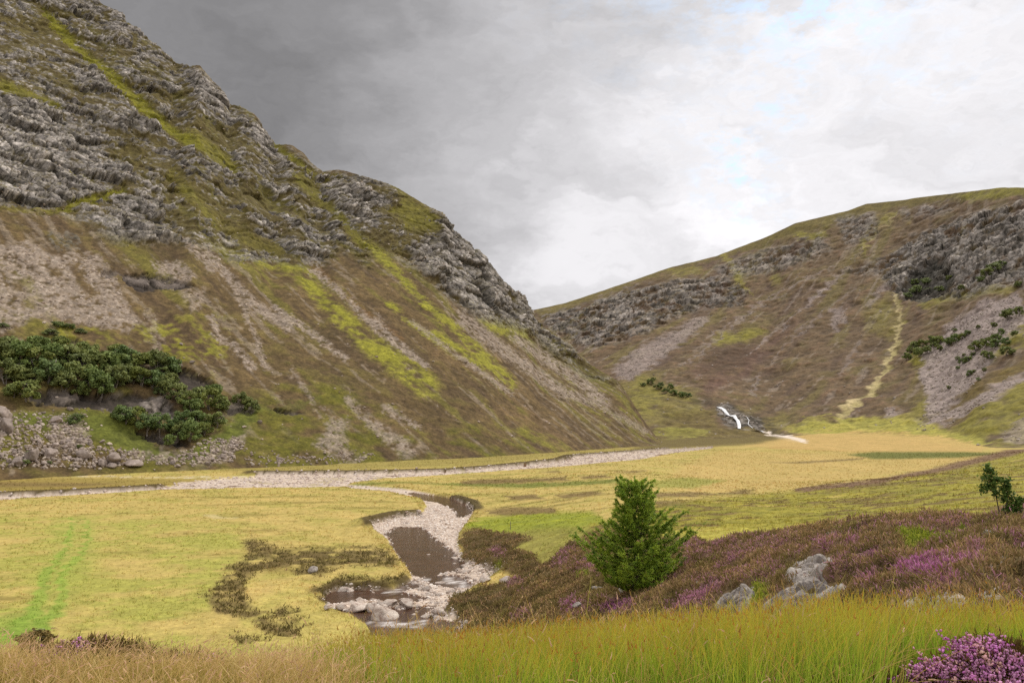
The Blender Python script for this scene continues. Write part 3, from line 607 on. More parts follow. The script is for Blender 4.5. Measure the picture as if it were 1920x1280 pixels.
# bare rock beside the fall
fallrock = area(HILL, [(1340, 762), (1368, 758), (1382, 772), (1400, 778), (1428, 788), (1436, 806), (1400, 806), (1376, 802), (1356, 792)], 4)
fdark = np.maximum(streak(HILL, [(1300, 752), (1360, 758), (1380, 770), (1440, 790), (1450, 808)], 8, 14) * 0.8, streak(HILL, [(1200, 742), (1260, 752), (1340, 757)], 3, 6) * 0.6)
mix(fdark * 0.7, lin(62, 54, 40))

# ------------------------------------------------------------------ relief: crags, ledges, hummocks
def push(mask, vec, amount):
    k = np.nonzero(mask)[0]
    X[k] += vec[k, 0] * amount[k] if vec.ndim == 2 else vec[0] * amount[k]
    Y[k] += vec[k, 1] * amount[k] if vec.ndim == 2 else vec[1] * amount[k]
    Z[k] += vec[k, 2] * amount[k] if vec.ndim == 2 else vec[2] * amount[k]
nm = np.array([0.72, -0.54, 0.44])
s_m = np.clip((Rf_ - at_az(R0, AZf)) / (at_az(R1, AZf) - at_az(R0, AZf)), 0, 1)
keep = 1 - 0.35 * sstep(0.9, 1.0, s_m)
rk = np.nonzero(mf & (crag + ledge + pale > 0.02))[0]
f1, e1, c1 = (np.zeros(len(X), np.float32) for _ in range(3)); f2, e2, c2 = f1.copy(), f1.copy(), f1.copy(); f3, e3, c3 = f1.copy(), f1.copy(), f1.copy()
BV = np.array([0.3, 0.42, -0.86], np.float32)
qp = P3[rk] - 0.18 * (P3[rk] @ BV)[:, None] * BV + 0.9 * np.stack([mB[rk], mC[rk], mB[rk]], 1)
f1[rk], e1[rk], c1[rk] = facets(qp, 19.0, 5); f2[rk], e2[rk], c2[rk] = facets(qp * np.array([1, 1, 0.8], np.float32), 7.5, 6); f3[rk], e3[rk], c3[rk] = facets(P3[rk] + 0.6 * mC[rk][:, None], 3.2, 7)
rib = mA * 4.0 * crag * keep + mL * 6 * crag * keep
push(mf, nm, (rib + crag * (0.35 + 0.65 * rock) * (f1 * 6.0 * keep + (f2 * 2.8 * keep + f3 * 1.1) * (0.35 + 0.85 * sstep(0.35, 0.65, c1)) - 2.6 * keep * (1 - sstep(0.0, 0.10, e1)) - 1.2 * (1 - sstep(0.0, 0.12, e2)) - 0.5 * (1 - sstep(0.0, 0.16, e3))) + rock * 0.8 - grassy * crag * 2.0
              + (1 - crag) * (mB * 0.9 + mC * 0.35) - ledge * 2.6 + (ledge + pale) * (f2 * 1.8 + f3 * 0.6) + pale * 1.0 + scree * 0.25 * peb).astype(np.float64))
nh = np.stack([-np.sin(AZf) * 0.78, -np.cos(AZf) * 0.78, np.full(len(X), 0.6)], 1)
hk = np.nonzero(hf & (hcrag + hsolid + fallrock + hdark > 0.02))[0]
g1, ge, gc = (np.zeros(len(X), np.float32) for _ in range(3)); g2, ge2, gc2 = g1.copy(), g1.copy(), g1.copy()
hp = P3[hk] * np.array([1, 1, 1.5], np.float32) + 3 * np.stack([hB[hk], hC[hk], hB[hk]], 1)
g1[hk], ge[hk], gc[hk] = facets(hp, 24.0, 8); g2[hk], ge2[hk], gc2[hk] = facets(hp, 10.0, 9)
e_h = np.clip((Rf_ - at_az(RF, AZf)) / (at_az(R2, AZf) - at_az(RF, AZf)), 0, 1)
keeph = (1 - 0.8 * sstep(0.9, 1.0, e_h)) * sstep(0.0, 0.04, e_h)
push(hf, nh, (keeph * (hA * 5.0 + hB * 3.0 * (1 - hsolid) + hC * 0.9 + np.maximum(hcrag, hsolid) * (g1 * 7.5 + g2 * 5.5 - 2.0 * (1 - sstep(0, 0.15, ge2))) - hdark * 9 + fallrock * (g2 * 1.2 + 0.5) - path * 0.8)).astype(np.float64))
# colours of rock after the relief is known
def paint_rock(m, t, e, rnd):
    vary(m, t, lin(110, 104, 98), lin(182, 173, 163))
    mix(m * (1 - sstep(0.02, 0.12, e)) * 0.75, lin(62, 56, 42))
    mix(m * sstep(0.72, 0.95, rnd) * 0.45, ROCKL)
    mix(m * sstep(0.78, 0.95, 1 - rnd) * 0.5, lin(92, 86, 60))
G_ = np.stack([X, Y, Z], 1).reshape(NJ, NI, 3)
gu = np.empty_like(G_); gv = np.empty_like(G_)
gu[:, 1:-1] = G_[:, 2:] - G_[:, :-2]; gu[:, 0] = gu[:, 1]; gu[:, -1] = gu[:, -2]
gv[1:-1] = G_[2:] - G_[:-2]; gv[0] = gv[1]; gv[-1] = gv[-2]
gn = np.cross(gu, gv).reshape(-1, 3); NZ = np.abs(gn[:, 2]) / np.maximum(np.linalg.norm(gn, axis=1), 1e-9)
rock = rock * (1 - 0.85 * sstep(0.80, 0.93, NZ + 0.05 * mC)); hrock = hrock * (1 - 0.7 * sstep(0.84, 0.95, NZ + 0.05 * hC))
paint_rock(rock, mC * 0.8 + 0.7 * f2 + 0.5 * f1, np.minimum(e1 * 1.5, np.minimum(e2, e3 * 1.2)), 0.5 * c2 + 0.5 * c3)
mix(fallrock * 0.9, lin(64, 58, 50))
paint_rock(np.maximum(hrock, fallrock * 0.8 * sstep(-0.15, 0.15, hC + g2)) * 0.9, hC * 0.8 + g1, np.minimum(ge, ge2), 0.5 * gc + 0.5 * gc2)
mix(ledge * 0.9, lin(62, 56, 52)); vary(ledge * sstep(0.55, 0.8, c2) * 0.7, f3, lin(84, 76, 70), lin(132, 120, 110)); vary(pale * 0.85, f3 + mC, lin(110, 100, 92), lin(176, 164, 152)); mix(pale * (1 - sstep(0.03, 0.12, e2)) * 0.7, lin(60, 54, 40))
vary(hdark * 0.75, hC, lin(46, 48, 40), lin(84, 80, 72))
# hummocks of heather and tussocks
Z -= 0.62 * heath * sstep(9, 16, Rf_)
hum = np.zeros(len(X)); k = np.nonzero((heath > 0.02) & LOW)[0]
q2 = np.stack([X[k], Y[k]], 1)
def cells(q, size, seed):
    q = np.asarray(q, np.float32) / size; i0 = np.floor(q).astype(np.int32); d1 = np.full(len(q), 9.0, np.float32); rn = np.zeros(len(q), np.float32)
    for dx in (-1, 0, 1):
        for dy in (-1, 0, 1):
            c = i0 + np.array([dx, dy], np.int32); h = _hash(c[:, 0], c[:, 1], c[:, 0] * 0, seed)
            d = np.hypot(q[:, 0] - c[:, 0] - (h & np.uint32(1023)) / 1023.0, q[:, 1] - c[:, 1] - ((h >> np.uint32(10)) & np.uint32(1023)) / 1023.0)
            rn = np.where(d < d1, ((h >> np.uint32(20)) & np.uint32(1023)) / 1023.0, rn); d1 = np.minimum(d1, d)
    return d1, rn
q2 = q2 + 0.35 * np.stack([nB[k], nC[k]], 1)
dc, rc = cells(q2, 1.45, 61); dc2, rc2 = cells(q2, 0.62, 62)
bushrnd = np.zeros(len(X), np.float32); bushrnd[k] = rc; bushrnd2 = np.zeros(len(X), np.float32); bushrnd2[k] = rc2
hum[k] = 0.75 * np.sqrt(np.maximum(1.0 - 1.25 * dc ** 2, 0)) * (0.6 + 0.6 * rc) + 0.22 * np.sqrt(np.maximum(1.0 - 1.3 * dc2 ** 2, 0))
Z += hum * heath * np.where(flatheath > 0.2, 0.75, 1.0) * sstep(9, 16, Rf_)
Z += np.where(LOW & front & (Rf_ > 16), (slope_green * (0.30 * nB + 0.14 * nC) + 0.05 * nC) * (1 - inbed), 0)
print("terrain", NJ, NI, NJ * NI)

# ------------------------------------------------------------------ materials
def nodes_of(name):
    m = bpy.data.materials.new(name); m.use_nodes = True
    nt = m.node_tree; b = nt.nodes["Principled BSDF"]
    return m, nt, b
def nd(nt, kind, **kw):
    n = nt.nodes.new(kind)
    for k, v in kw.items(): setattr(n, k, v)
    return n
def noise(nt, scale, detail=4, rough=0.6, vec=None):
    n = nd(nt, "ShaderNodeTexNoise"); n.inputs["Scale"].default_value = scale
    n.inputs["Detail"].default_value = detail; n.inputs["Roughness"].default_value = rough
    if vec: nt.links.new(vec, n.inputs["Vector"])
    return n
def ramp(nt, src, lo, hi, a=0.3, b=0.7):
    n = nd(nt, "ShaderNodeMapRange"); n.inputs["From Min"].default_value = a; n.inputs["From Max"].default_value = b
    n.inputs["To Min"].default_value = lo; n.inputs["To Max"].default_value = hi
    nt.links.new(src, n.inputs["Value"]); return n.outputs["Result"]
def scaled(nt, colsock, fac):
    v = nd(nt, "ShaderNodeVectorMath", operation="SCALE")
    nt.links.new(colsock, v.inputs[0]); nt.links.new(fac, v.inputs["Scale"])
    return v.outputs["Vector"]
def mul(nt, a, b):
    n = nd(nt, "ShaderNodeMath", operation="MULTIPLY"); nt.links.new(a, n.inputs[0]); nt.links.new(b, n.inputs[1]); return n.outputs[0]
def mat_cover(name, s1, s2, amount, bump, rough=0.95, attr="cover", joints=None):
    """colour layer of the ground, broken up by two sizes of grain and a bump"""
    m, nt, b = nodes_of(name)
    a = nd(nt, "ShaderNodeAttribute"); a.attribute_name = attr
    tc = nd(nt, "ShaderNodeTexCoord")
    n1 = noise(nt, s1, 3, 0.65, tc.outputs["Object"]); n2 = noise(nt, s2, 3, 0.7, tc.outputs["Object"])
    f = mul(nt, ramp(nt, n1.outputs["Fac"], 1 - amount, 1 + amount), ramp(nt, n2.outputs["Fac"], 1 - amount, 1 + amount))
    jh = None
    if joints:      # where there is bare rock: joint blocks of differing tone, dark cracks between them
        mp = nd(nt, "ShaderNodeMapping"); mp.inputs["Rotation"].default_value = (0.5, 0.35, 0.6); mp.inputs["Scale"].default_value = (1.0, 0.75, 1.5); nt.links.new(tc.outputs["Object"], mp.inputs[0])
        dw = nd(nt, "ShaderNodeVectorMath", operation="SCALE"); dw.inputs["Scale"].default_value = 0.35 / joints[0]; nt.links.new(n1.outputs["Color"], dw.inputs[0])
        va = nd(nt, "ShaderNodeVectorMath", operation="ADD"); nt.links.new(mp.outputs[0], va.inputs[0]); nt.links.new(dw.outputs[0], va.inputs[1])
        for js, lo_, w_ in ((joints[0], 0.50, 0.09), (joints[1], 0.66, 0.10)):
            ve = nd(nt, "ShaderNodeTexVoronoi", feature="DISTANCE_TO_EDGE"); ve.inputs["Scale"].default_value = js; nt.links.new(va.outputs[0], ve.inputs["Vector"])
            vc = nd(nt, "ShaderNodeTexVoronoi"); vc.inputs["Scale"].default_value = js; nt.links.new(va.outputs[0], vc.inputs["Vector"])
            sx = nd(nt, "ShaderNodeSeparateColor"); nt.links.new(vc.outputs["Color"], sx.inputs[0])
            g = mul(nt, ramp(nt, ve.outputs["Distance"], lo_, 1.0, 0.0, w_), ramp(nt, sx.outputs[0], 0.76, 1.26, 0.0, 1.0))
            mx = nd(nt, "ShaderNodeMix", data_type='FLOAT'); nt.links.new(a.outputs["Alpha"], mx.inputs["Factor"]); mx.inputs[2].default_value = 1.0; nt.links.new(g, mx.inputs[3])
            f = mul(nt, f, mx.outputs[0])
            h_ = mul(nt, ramp(nt, ve.outputs["Distance"], 0.0, 1.0, 0.0, 0.2), a.outputs["Alpha"])
            jh = h_ if jh is None else jh
    nt.links.new(scaled(nt, a.outputs["Color"], f), b.inputs["Base Color"])
    b.inputs["Roughness"].default_value = rough; b.inputs["Specular IOR Level"].default_value = 0.15
    if bump:
        bp = nd(nt, "ShaderNodeBump"); bp.inputs["Strength"].default_value = 0.7; bp.inputs["Distance"].default_value = bump
        if jh is not None:
            ja = nd(nt, "ShaderNodeMath", operation="ADD"); nt.links.new(jh, ja.inputs[0]); nt.links.new(n2.outputs["Fac"], ja.inputs[1]); nt.links.new(ja.outputs[0], bp.inputs["Height"])
        else: nt.links.new(n2.outputs["Fac"], bp.inputs["Height"]); nt.links.new(bp.outputs["Normal"], b.inputs["Normal"])
    return m
M_GROUND = mat_cover("meadow_cover", 1.1, 6.0, 0.28, 0.10)
M_FLOOR = mat_cover("valley_cover", 0.55, 2.4, 0.20, 0.14)
M_MTN = mat_cover("crag_cover", 0.35, 1.1, 0.34, 0.9, joints=(0.13, 0.34))
M_HILL = mat_cover("hill_cover", 0.13, 0.42, 0.30, 2.2, joints=(0.055, 0.15))

def new_mesh(name, co, faces_flat, n_per, mat, colors=None, smooth=True, attr="cover"):
    """mesh from numpy arrays; faces_flat: vertex indices, n_per corners each (int or array)"""
    me = bpy.data.meshes.new(name)
    co = np.ascontiguousarray(co, np.float32); faces_flat = np.ascontiguousarray(faces_flat, np.int32).ravel()
    nf = len(faces_flat) // n_per if np.isscalar(n_per) else len(n_per)
    me.vertices.add(len(co)); me.vertices.foreach_set("co", co.ravel())
    me.loops.add(len(faces_flat)); me.loops.foreach_set("vertex_index", faces_flat)
    me.polygons.add(nf)
    if np.isscalar(n_per):
        st = np.arange(nf, dtype=np.int32) * n_per; tot = np.full(nf, n_per, np.int32)
    else:
        tot = np.asarray(n_per, np.int32); st = np.concatenate([[0], np.cumsum(tot)[:-1]]).astype(np.int32)
    me.polygons.foreach_set("loop_start", st); me.polygons.foreach_set("loop_total", tot)
    me.polygons.foreach_set("use_smooth", np.full(nf, smooth))
    if colors is not None:
        a = me.color_attributes.new(attr, 'FLOAT_COLOR', 'POINT')
        c = np.ones((len(co), 4), np.float32); c[:, :colors.shape[1]] = colors
        a.data.foreach_set("color", c.ravel())
    me.materials.append(mat)
    me.update(calc_edges=True); me.validate()
    return me
def link(name, me, parent=None, **props):
    o = bpy.data.objects.new(name, me); col.objects.link(o)
    if parent is not None: o.parent = parent
    for k, v in props.items(): o[k] = v
    return o

# ------------------------------------------------------------------ the ground as sheets that share their seams
V = np.stack([X, Y, Z], 1)
jq, iq = np.meshgrid(np.arange(NJ - 1), np.arange(NI - 1), indexing='ij')
jq = jq.ravel(); iq = iq.ravel()
quad = np.stack([jq * NI + iq, jq * NI + iq + 1, (jq + 1) * NI + iq + 1, (jq + 1) * NI + iq], 1)
fm = MTN[quad[:, 0]]; fh = HILL[quad[:, 0]]
nearband = LOW[quad[:, 0]] & ((Rf_[quad[:, 0]] < 57) | ((AZf[quad[:, 0]] > bearing(862, 900)[0]) & (Rf_[quad[:, 0]] < 120) & (heath[quad[:, 0]] > 0.4)))
fl = ~(fm | fh | nearband)
for name, sel, mat in (("mountain", fm, M_MTN), ("hill", fh, M_HILL), ("ground", nearband, M_GROUND), ("valley_floor", fl, M_FLOOR)):
    q = quad[sel]
    u, inv = np.unique(q.ravel(), return_inverse=True)
    me = new_mesh(name, V[u], inv, 4, mat, np.concatenate([COL, np.clip(np.maximum(np.maximum(rock, hrock), np.maximum(0.8 * pale, 0.7 * fallrock)), 0, 1).astype(np.float32)[:, None]], 1)[u])
    link(name, me, kind='structure')

# ------------------------------------------------------------------ sky: broken overcast over blue, and a soft sun
SUN_EL, SUN_AZ = math.radians(50), math.radians(44)      # azimuth clockwise from +Y
world = bpy.data.worlds.new("World"); sc.world = world; world.use_nodes = True
nt = world.node_tree; nt.nodes.clear()
out = nd(nt, "ShaderNodeOutputWorld"); bg = nd(nt, "ShaderNodeBackground"); bg.inputs["Strength"].default_value = 0.1
nt.links.new(bg.outputs[0], out.inputs[0])
sky = nd(nt, "ShaderNodeTexSky"); sky.sky_type = 'NISHITA'; sky.sun_disc = False
sky.sun_elevation = SUN_EL; sky.sun_rotation = SUN_AZ
tc = nd(nt, "ShaderNodeTexCoord")
# flatten the direction so that clouds lie in a deck, then stir it
def vmath(op, a, b=None, s=None):
    n = nd(nt, "ShaderNodeVectorMath", operation=op)
    nt.links.new(a, n.inputs[0])
    if b is not None:
        if isinstance(b, (tuple, list)): n.inputs[1].default_value = b
        else: nt.links.new(b, n.inputs[1])
    if s is not None: n.inputs["Scale"].default_value = s
    return n
def smath(op, a, b=None, c=None, clamp=False):
    n = nd(nt, "ShaderNodeMath", operation=op); n.use_clamp = clamp
    for k, v in enumerate((a, b, c)):
        if v is None: continue
        if isinstance(v, (int, float)): n.inputs[k].default_value = v
        else: nt.links.new(v, n.inputs[k])
    return n.outputs[0]
D = tc.outputs["Generated"]
st = vmath("MULTIPLY", D, (1.0, 1.0, 2.0)).outputs[0]
w1 = noise(nt, 2.6, 5, 0.6, st); w2 = noise(nt, 8.0, 6, 0.62, st)
d1 = vmath("SCALE", vmath("SUBTRACT", w1.outputs["Color"], (0.5, 0.5, 0.5)).outputs[0], s=0.34).outputs[0]
d2 = vmath("SCALE", vmath("SUBTRACT", w2.outputs["Color"], (0.5, 0.5, 0.5)).outputs[0], s=0.17).outputs[0]
DW = vmath("NORMALIZE", vmath("ADD", vmath("ADD", D, d1).outputs[0], d2).outputs[0]).outputs[0]
def dirpx(px, py):
    a = (px - 960) / F; b = (640 - py) / F
    return Vector((a, CP - b * SP, SP + b * CP)).normalized()
def lobe(px, py, width, stretch=1.0):
    """soft patch of sky about a direction, width in radians; stretch widens it sideways"""
    v = dirpx(px, py)
    e = Vector((v.y, -v.x, 0)).normalized(); n = e.cross(v)
    u1 = nd(nt, "ShaderNodeVectorMath", operation="DOT_PRODUCT"); nt.links.new(DW, u1.inputs[0]); u1.inputs[1].default_value = e / (width * stretch)
    u2 = nd(nt, "ShaderNodeVectorMath", operation="DOT_PRODUCT"); nt.links.new(DW, u2.inputs[0]); u2.inputs[1].default_value = n / width
    u3 = nd(nt, "ShaderNodeVectorMath", operation="DOT_PRODUCT"); nt.links.new(DW, u3.inputs[0]); u3.inputs[1].default_value = v
    q = smath("ADD", smath("MULTIPLY", u1.outputs["Value"], u1.outputs["Value"]), smath("MULTIPLY", u2.outputs["Value"], u2.outputs["Value"]))
    g = smath("EXPONENT", smath("MULTIPLY", q, -1.0))
    return smath("MULTIPLY", g, smath("GREATER_THAN", u3.outputs["Value"], 0.0))
lum = None
def put(val, mask, amount=1.0):
    global lum
    m = smath("MULTIPLY", mask, amount)
    lum = smath("ADD", smath("MULTIPLY", lum, smath("SUBTRACT", 1.0, m)), smath("MULTIPLY", m, val))
sep = nd(nt, "ShaderNodeSeparateXYZ"); nt.links.new(D, sep.inputs[0])
base = nd(nt, "ShaderNodeMapRange"); base.inputs["From Min"].default_value = 0.2; base.inputs["From Max"].default_value = 0.9
base.inputs["To Min"].default_value = 0.90; base.inputs["To Max"].default_value = 1.15; nt.links.new(sep.outputs["Z"], base.inputs["Value"])
lum = base.outputs["Result"]
put(0.29, lobe(150, -60, 0.42, 1.5), 0.97)
put(0.225, lobe(540, 150, 0.20, 1.5), 0.98)
put(0.29, lobe(780, 230, 0.12, 1.6), 0.85)
put(0.46, lobe(930, 120, 0.10, 1.3), 0.6)
put(0.62, lobe(1080, 130, 0.15, 0.8), 0.6)
put(0.44, lobe(900, 340, 0.07, 1.9), 0.85)
put(0.40, lobe(1060, 375, 0.040, 2.3), 0.7)
put(0.78, lobe(1080, 480, 0.07, 2.0), 0.85)
put(0.62, lobe(1250, 330, 0.05, 2.5), 0.45)
put(0.72, lobe(1850, 285, 0.045, 2.6), 0.75)
put(0.95, lobe(1480, 400, 0.07, 2.5), 0.9)
put(0.93, lobe(1520, 230, 0.10, 2.6), 0.85)
put(0.66, lobe(1250, 470, 0.03, 3.0), 0.25)
grain = noise(nt, 4.5, 9, 0.62, vmath("MULTIPLY", DW, (1.0, 1.0, 2.4)).outputs[0])
lum = smath("MULTIPLY", lum, ramp(nt, grain.outputs["Fac"], 0.80, 1.10, 0.32, 0.68))
comb = nd(nt, "ShaderNodeCombineXYZ")
nt.links.new(smath("MULTIPLY", lum, 9.75), comb.inputs[0]); nt.links.new(smath("MULTIPLY", lum, 9.6), comb.inputs[1]); nt.links.new(smath("MULTIPLY", lum, 9.85), comb.inputs[2])
# gaps of blue
gaps = None
for px, py, w, s, k in ((1540, 35, 0.06, 1.8, 1.0), (1410, 315, 0.035, 1.3, 0.95), (1455, 200, 0.02, 1.6, 0.6), (1480, -60, 0.10, 1.6, 0.7)):
    g = smath("MULTIPLY", lobe(px, py, w, s), k)
    gaps = g if gaps is None else smath("MAXIMUM", gaps, g)
gn = noise(nt, 26.0, 6, 0.7, st)
gaps = smath("MULTIPLY", gaps, ramp(nt, gn.outputs["Fac"], 0.0, 0.9, 0.46, 0.64))
mixn = nd(nt, "ShaderNodeMix", data_type='RGBA'); nt.links.new(gaps, mixn.inputs["Factor"])
nt.links.new(comb.outputs[0], mixn.inputs[6])
skyb = nd(nt, "ShaderNodeVectorMath", operation="ADD"); nt.links.new(sky.outputs[0], skyb.inputs[0]); skyb.inputs[1].default_value = (2.6, 4.0, 5.2)   # thin cirrus behind the gaps
nt.links.new(skyb.outputs[0], mixn.inputs[7])
nt.links.new(mixn.outputs[2], bg.inputs["Color"])

sd = bpy.data.lights.new("sun", 'SUN'); sd.energy = 2.3; sd.angle = math.radians(7); sd.color = (1.0, 0.95, 0.87)
so = bpy.data.objects.new("sun", sd); col.objects.link(so)
sv = Vector((math.sin(SUN_AZ) * math.cos(SUN_EL), math.cos(SUN_AZ) * math.cos(SUN_EL), math.sin(SUN_EL)))
so.rotation_euler = (-sv).to_track_quat('-Z', 'Y').to_euler(); so.location = (300, 300, 500)
sc.view_settings.view_transform = 'Standard'; sc.view_settings.look = 'None'
sc.view_settings.exposure = 0.12; sc.view_settings.gamma = 1.0; sc.cycles.use_denoising = False; sc.cycles.sample_clamp_direct = 3.0; sc.cycles.sample_clamp_indirect = 2.0; sc.view_settings.use_curve_mapping = False

# ------------------------------------------------------------------ helpers for things that stand on the ground
SPX, SPY = sight(X, Y, Z)
_vis = front & (SPX > -60) & (SPX < 1980) & (SPY > -60) & (SPY < 1340)
_bins = {}
_kv = np.nonzero(_vis)[0]
_key = (SPX[_kv] // 8).astype(int) * 1000 + (SPY[_kv] // 8).astype(int)
_ord = np.argsort(_key, kind='stable'); _kv = _kv[_ord]; _key = _key[_ord]
_st = np.searchsorted(_key, np.arange(_key.min(), _key.max() + 2)); _k0 = _key.min()
def at(px, py, layer=None):
    """index of the ground vertex first met along a sight line"""
    best, bi = 1e9, None
    for dx in (-1, 0, 1):
        for dy in (-1, 0, 1):
            k = (int(px) // 8 + dx) * 1000 + int(py) // 8 + dy - _k0
            if k < 0 or k + 1 >= len(_st): continue
            c = _kv[_st[k]:_st[k + 1]]
            if layer is not None: c = c[layer[c]]
            if not len(c): continue
            d = np.hypot(SPX[c] - px, SPY[c] - py)
            ok = c[d < max(3.0, d.min() + 0.5)]; d = d[d < max(3.0, d.min() + 0.5)]
            j = np.argmin(d + 0.02 * Rf_[ok])
            sc_ = d[j] + 0.02 * Rf_[ok][j]
            if sc_ < best: best, bi = sc_, ok[j]
    return bi
def spot(px, py, layer=None):
    i = at(px, py, layer)
    return Vector((X[i], Y[i], Z[i])) if i is not None else None

GRID = V.reshape(NJ, NI, 3)
du = GRID[:-1, 1:] - GRID[:-1, :-1]; dv = GRID[1:, :-1] - GRID[:-1, :-1]
nrm = np.cross(du, dv); CELL = np.linalg.norm(nrm, axis=2)
nrm /= np.maximum(CELL, 1e-9)[..., None]; nrm *= np.sign(nrm[..., 2:3] + 1e-9)
CELL = CELL.ravel()
cellv = (np.arange(NJ - 1)[:, None] * NI + np.arange(NI - 1)[None, :]).ravel()
NRM = nrm.reshape(-1, 3)
SEEN = (~(MTN & (Jf >= jD0 - 1)) & (Jf < jF0 - 1)).astype(np.float32)
def scatter(dens, rng=RNG, cap=200000):
    """random points on the ground; dens: per vertex, points per square metre. returns positions, normals, vertex ids"""
    lam = CELL * (dens * SEEN)[cellv]
    n = rng.poisson(np.minimum(lam, 400))
    k = np.repeat(np.arange(len(lam)), n)
    if len(k) > cap: k = rng.choice(k, cap, replace=False)
    u = rng.random((len(k), 2)); i = cellv[k]
    p = V[i] + u[:, :1] * (V[i + 1] - V[i]) + u[:, 1:] * (V[i + NI] - V[i])
    return p, NRM[k], i

def ribbons(p, d0, h, lean, width, segs, cbase, ctip, rng=RNG, curl=1.0, tipw=0.15, mid=None):
    """blades: p roots (N,3); d0 axis (N,3); h lengths; lean sideways vector (N,3) at the tip; returns co, faces(list), n_per, colours"""
    n = len(p); ts = np.linspace(0, 1, segs + 1)
    view = p - np.array([0, 0, EYE]); side = np.cross(d0, view); side /= np.maximum(np.linalg.norm(side, axis=1), 1e-6)[:, None]
    ang = rng.uniform(-0.9, 0.9, n); perp = np.cross(d0, side)
    side = side * np.cos(ang)[:, None] + perp * np.sin(ang)[:, None]
    co = np.empty((n, segs + 1, 2, 3)); cc = np.empty((n, segs + 1, 2, 3), np.float32)
    for k, t in enumerate(ts):
        c = p + d0 * (h * t)[:, None] + lean * (h * t ** (1 + curl))[:, None]
        w = width * (1 - t * (1 - tipw))
        co[:, k, 0] = c - side * (w / 2)[:, None]; co[:, k, 1] = c + side * (w / 2)[:, None]
        cl = cbase * (1 - t) + ctip * t
        if mid is not None: cl = np.where(t < 0.5, cbase * (1 - 2 * t) + mid * 2 * t, mid * (2 - 2 * t) + ctip * (2 * t - 1))
        cc[:, k, 0] = cl; cc[:, k, 1] = cl
    b = (np.arange(n) * (segs + 1) * 2)[:, None, None]
    f = np.array([[2 * k, 2 * k + 1, 2 * k + 3, 2 * k + 2] for k in range(segs)])[None]
    return co.reshape(-1, 3), (b + f).reshape(-1, 4), cc.reshape(-1, 3)
def join(parts):
    co, fa, cc, o = [], [], [], 0
    for a, b, c in parts:
        co.append(a); fa.append(b + o); cc.append(c); o += len(a)
    return np.concatenate(co), np.concatenate(fa), np.concatenate(cc)
def mat_leaf(name, rough=0.75, trans=0.25, amount=0.15, scale=3.0):
    m, nt, b = nodes_of(name)
    a = nd(nt, "ShaderNodeAttribute"); a.attribute_name = "cover"
    tc = nd(nt, "ShaderNodeTexCoord"); n1 = noise(nt, scale, 2, 0.6, tc.outputs["Object"])
    c = scaled(nt, a.outputs["Color"], ramp(nt, n1.outputs["Fac"], 1 - amount, 1 + amount))
    nt.links.new(c, b.inputs["Base Color"]); b.inputs["Roughness"].default_value = rough; b.inputs["Specular IOR Level"].default_value = 0.2
    tr = nd(nt, "ShaderNodeBsdfTranslucent"); nt.links.new(c, tr.inputs["Color"])
    mx = nd(nt, "ShaderNodeMixShader"); mx.inputs[0].default_value = trans
    nt.links.new(b.outputs[0], mx.inputs[1]); nt.links.new(tr.outputs[0], mx.inputs[2])
    nt.links.new(mx.outputs[0], nt.nodes["Material Output"].inputs[0])
    return m
M_GRASS = mat_leaf("grass_blades", 0.6, 0.42)
M_HEATH = mat_leaf("heather_sprigs", 0.9, 0.12)
M_LEAF = mat_leaf("leaves", 0.6, 0.25, 0.2, 0.5)
def unit(v): return v / np.maximum(np.linalg.norm(v, axis=1), 1e-9)[:, None]
def rvec(n, s=1.0): return RNG.normal(0, s, (n, 3))
UP = np.array([0, 0, 1.0])
def pick(n, *cols):
    c = np.array(cols); w = RNG.random((n, 1)); k = RNG.integers(0, len(c) - 1, n) if len(c) > 1 else np.zeros(n, int)
    return c[k] * (1 - w) + c[np.minimum(k + 1, len(c) - 1)] * w

# ------------------------------------------------------------------ rushes and dry grass in front
edge_px = 620 + 90 * nA + 60 * nB                 # where dry grass gives way to rushes
rushm = (LOW & front & (Rf_ > 3.8) & (Rf_ < 11.5)).astype(np.float32)
right = sstep(-140, 160, PX - edge_px - 90 * sstep(7.5, 5.0, Rf_)).astype(np.float32)
back = sstep(3.9, 4.7, Rf_ + 0.5 * nB).astype(np.float32)
rise = 0.70 + 0.34 * sstep(650, 1750, SPX)
_ha = float(bearing(1860, 1270)[0]); heropt = Vector((math.sin(_ha) * 5.3, math.cos(_ha) * 5.3, 0))
clear = (sstep(0.35, 0.75, np.hypot(X - heropt.x, Y - heropt.y)) * (1 - sstep(1560, 1700, SPX) * (1 - sstep(5.4, 5.9, Rf_)))).astype(np.float32)
clump = 0.35 + 0.65 * sstep(-0.35, 0.3, on(lowf & (Rf_ < 13), lambda p: fbm(p[:, :2], 0.55, 2, 71)))
p, nr, i = scatter(rushm * right * back * 1500 * clump * clear, cap=90000)
n = len(p)
ax = unit(UP + rvec(n, 0.13) * np.array([1, 1, 0.2]))
h = RNG.uniform(0.36, 0.60, n) * (0.92 + 0.22 * nB[i]) * rise[i]; wd = RNG.uniform(0.0045, 0.008, n)
lean = rvec(n, 0.16) * np.array([1, 1, 0]) + np.array([0.06, 0.0, -0.03])
b1 = pick(n, lin(122, 150, 44), lin(146, 168, 54), lin(104, 132, 40)); tcol = pick(n, lin(190, 178, 60), lin(212, 168, 62), lin(180, 184, 66), lin(204, 156, 64)); md = pick(n, lin(142, 176, 54), lin(168, 186, 62), lin(148, 168, 56))
R1a = ribbons(p, ax, h, lean, wd, 4, b1, tcol, mid=md, tipw=0.25)
p2, nr2, i2 = scatter(rushm * right * back * 260 * clump * clear, cap=30000)      # brown flower heads near the tips
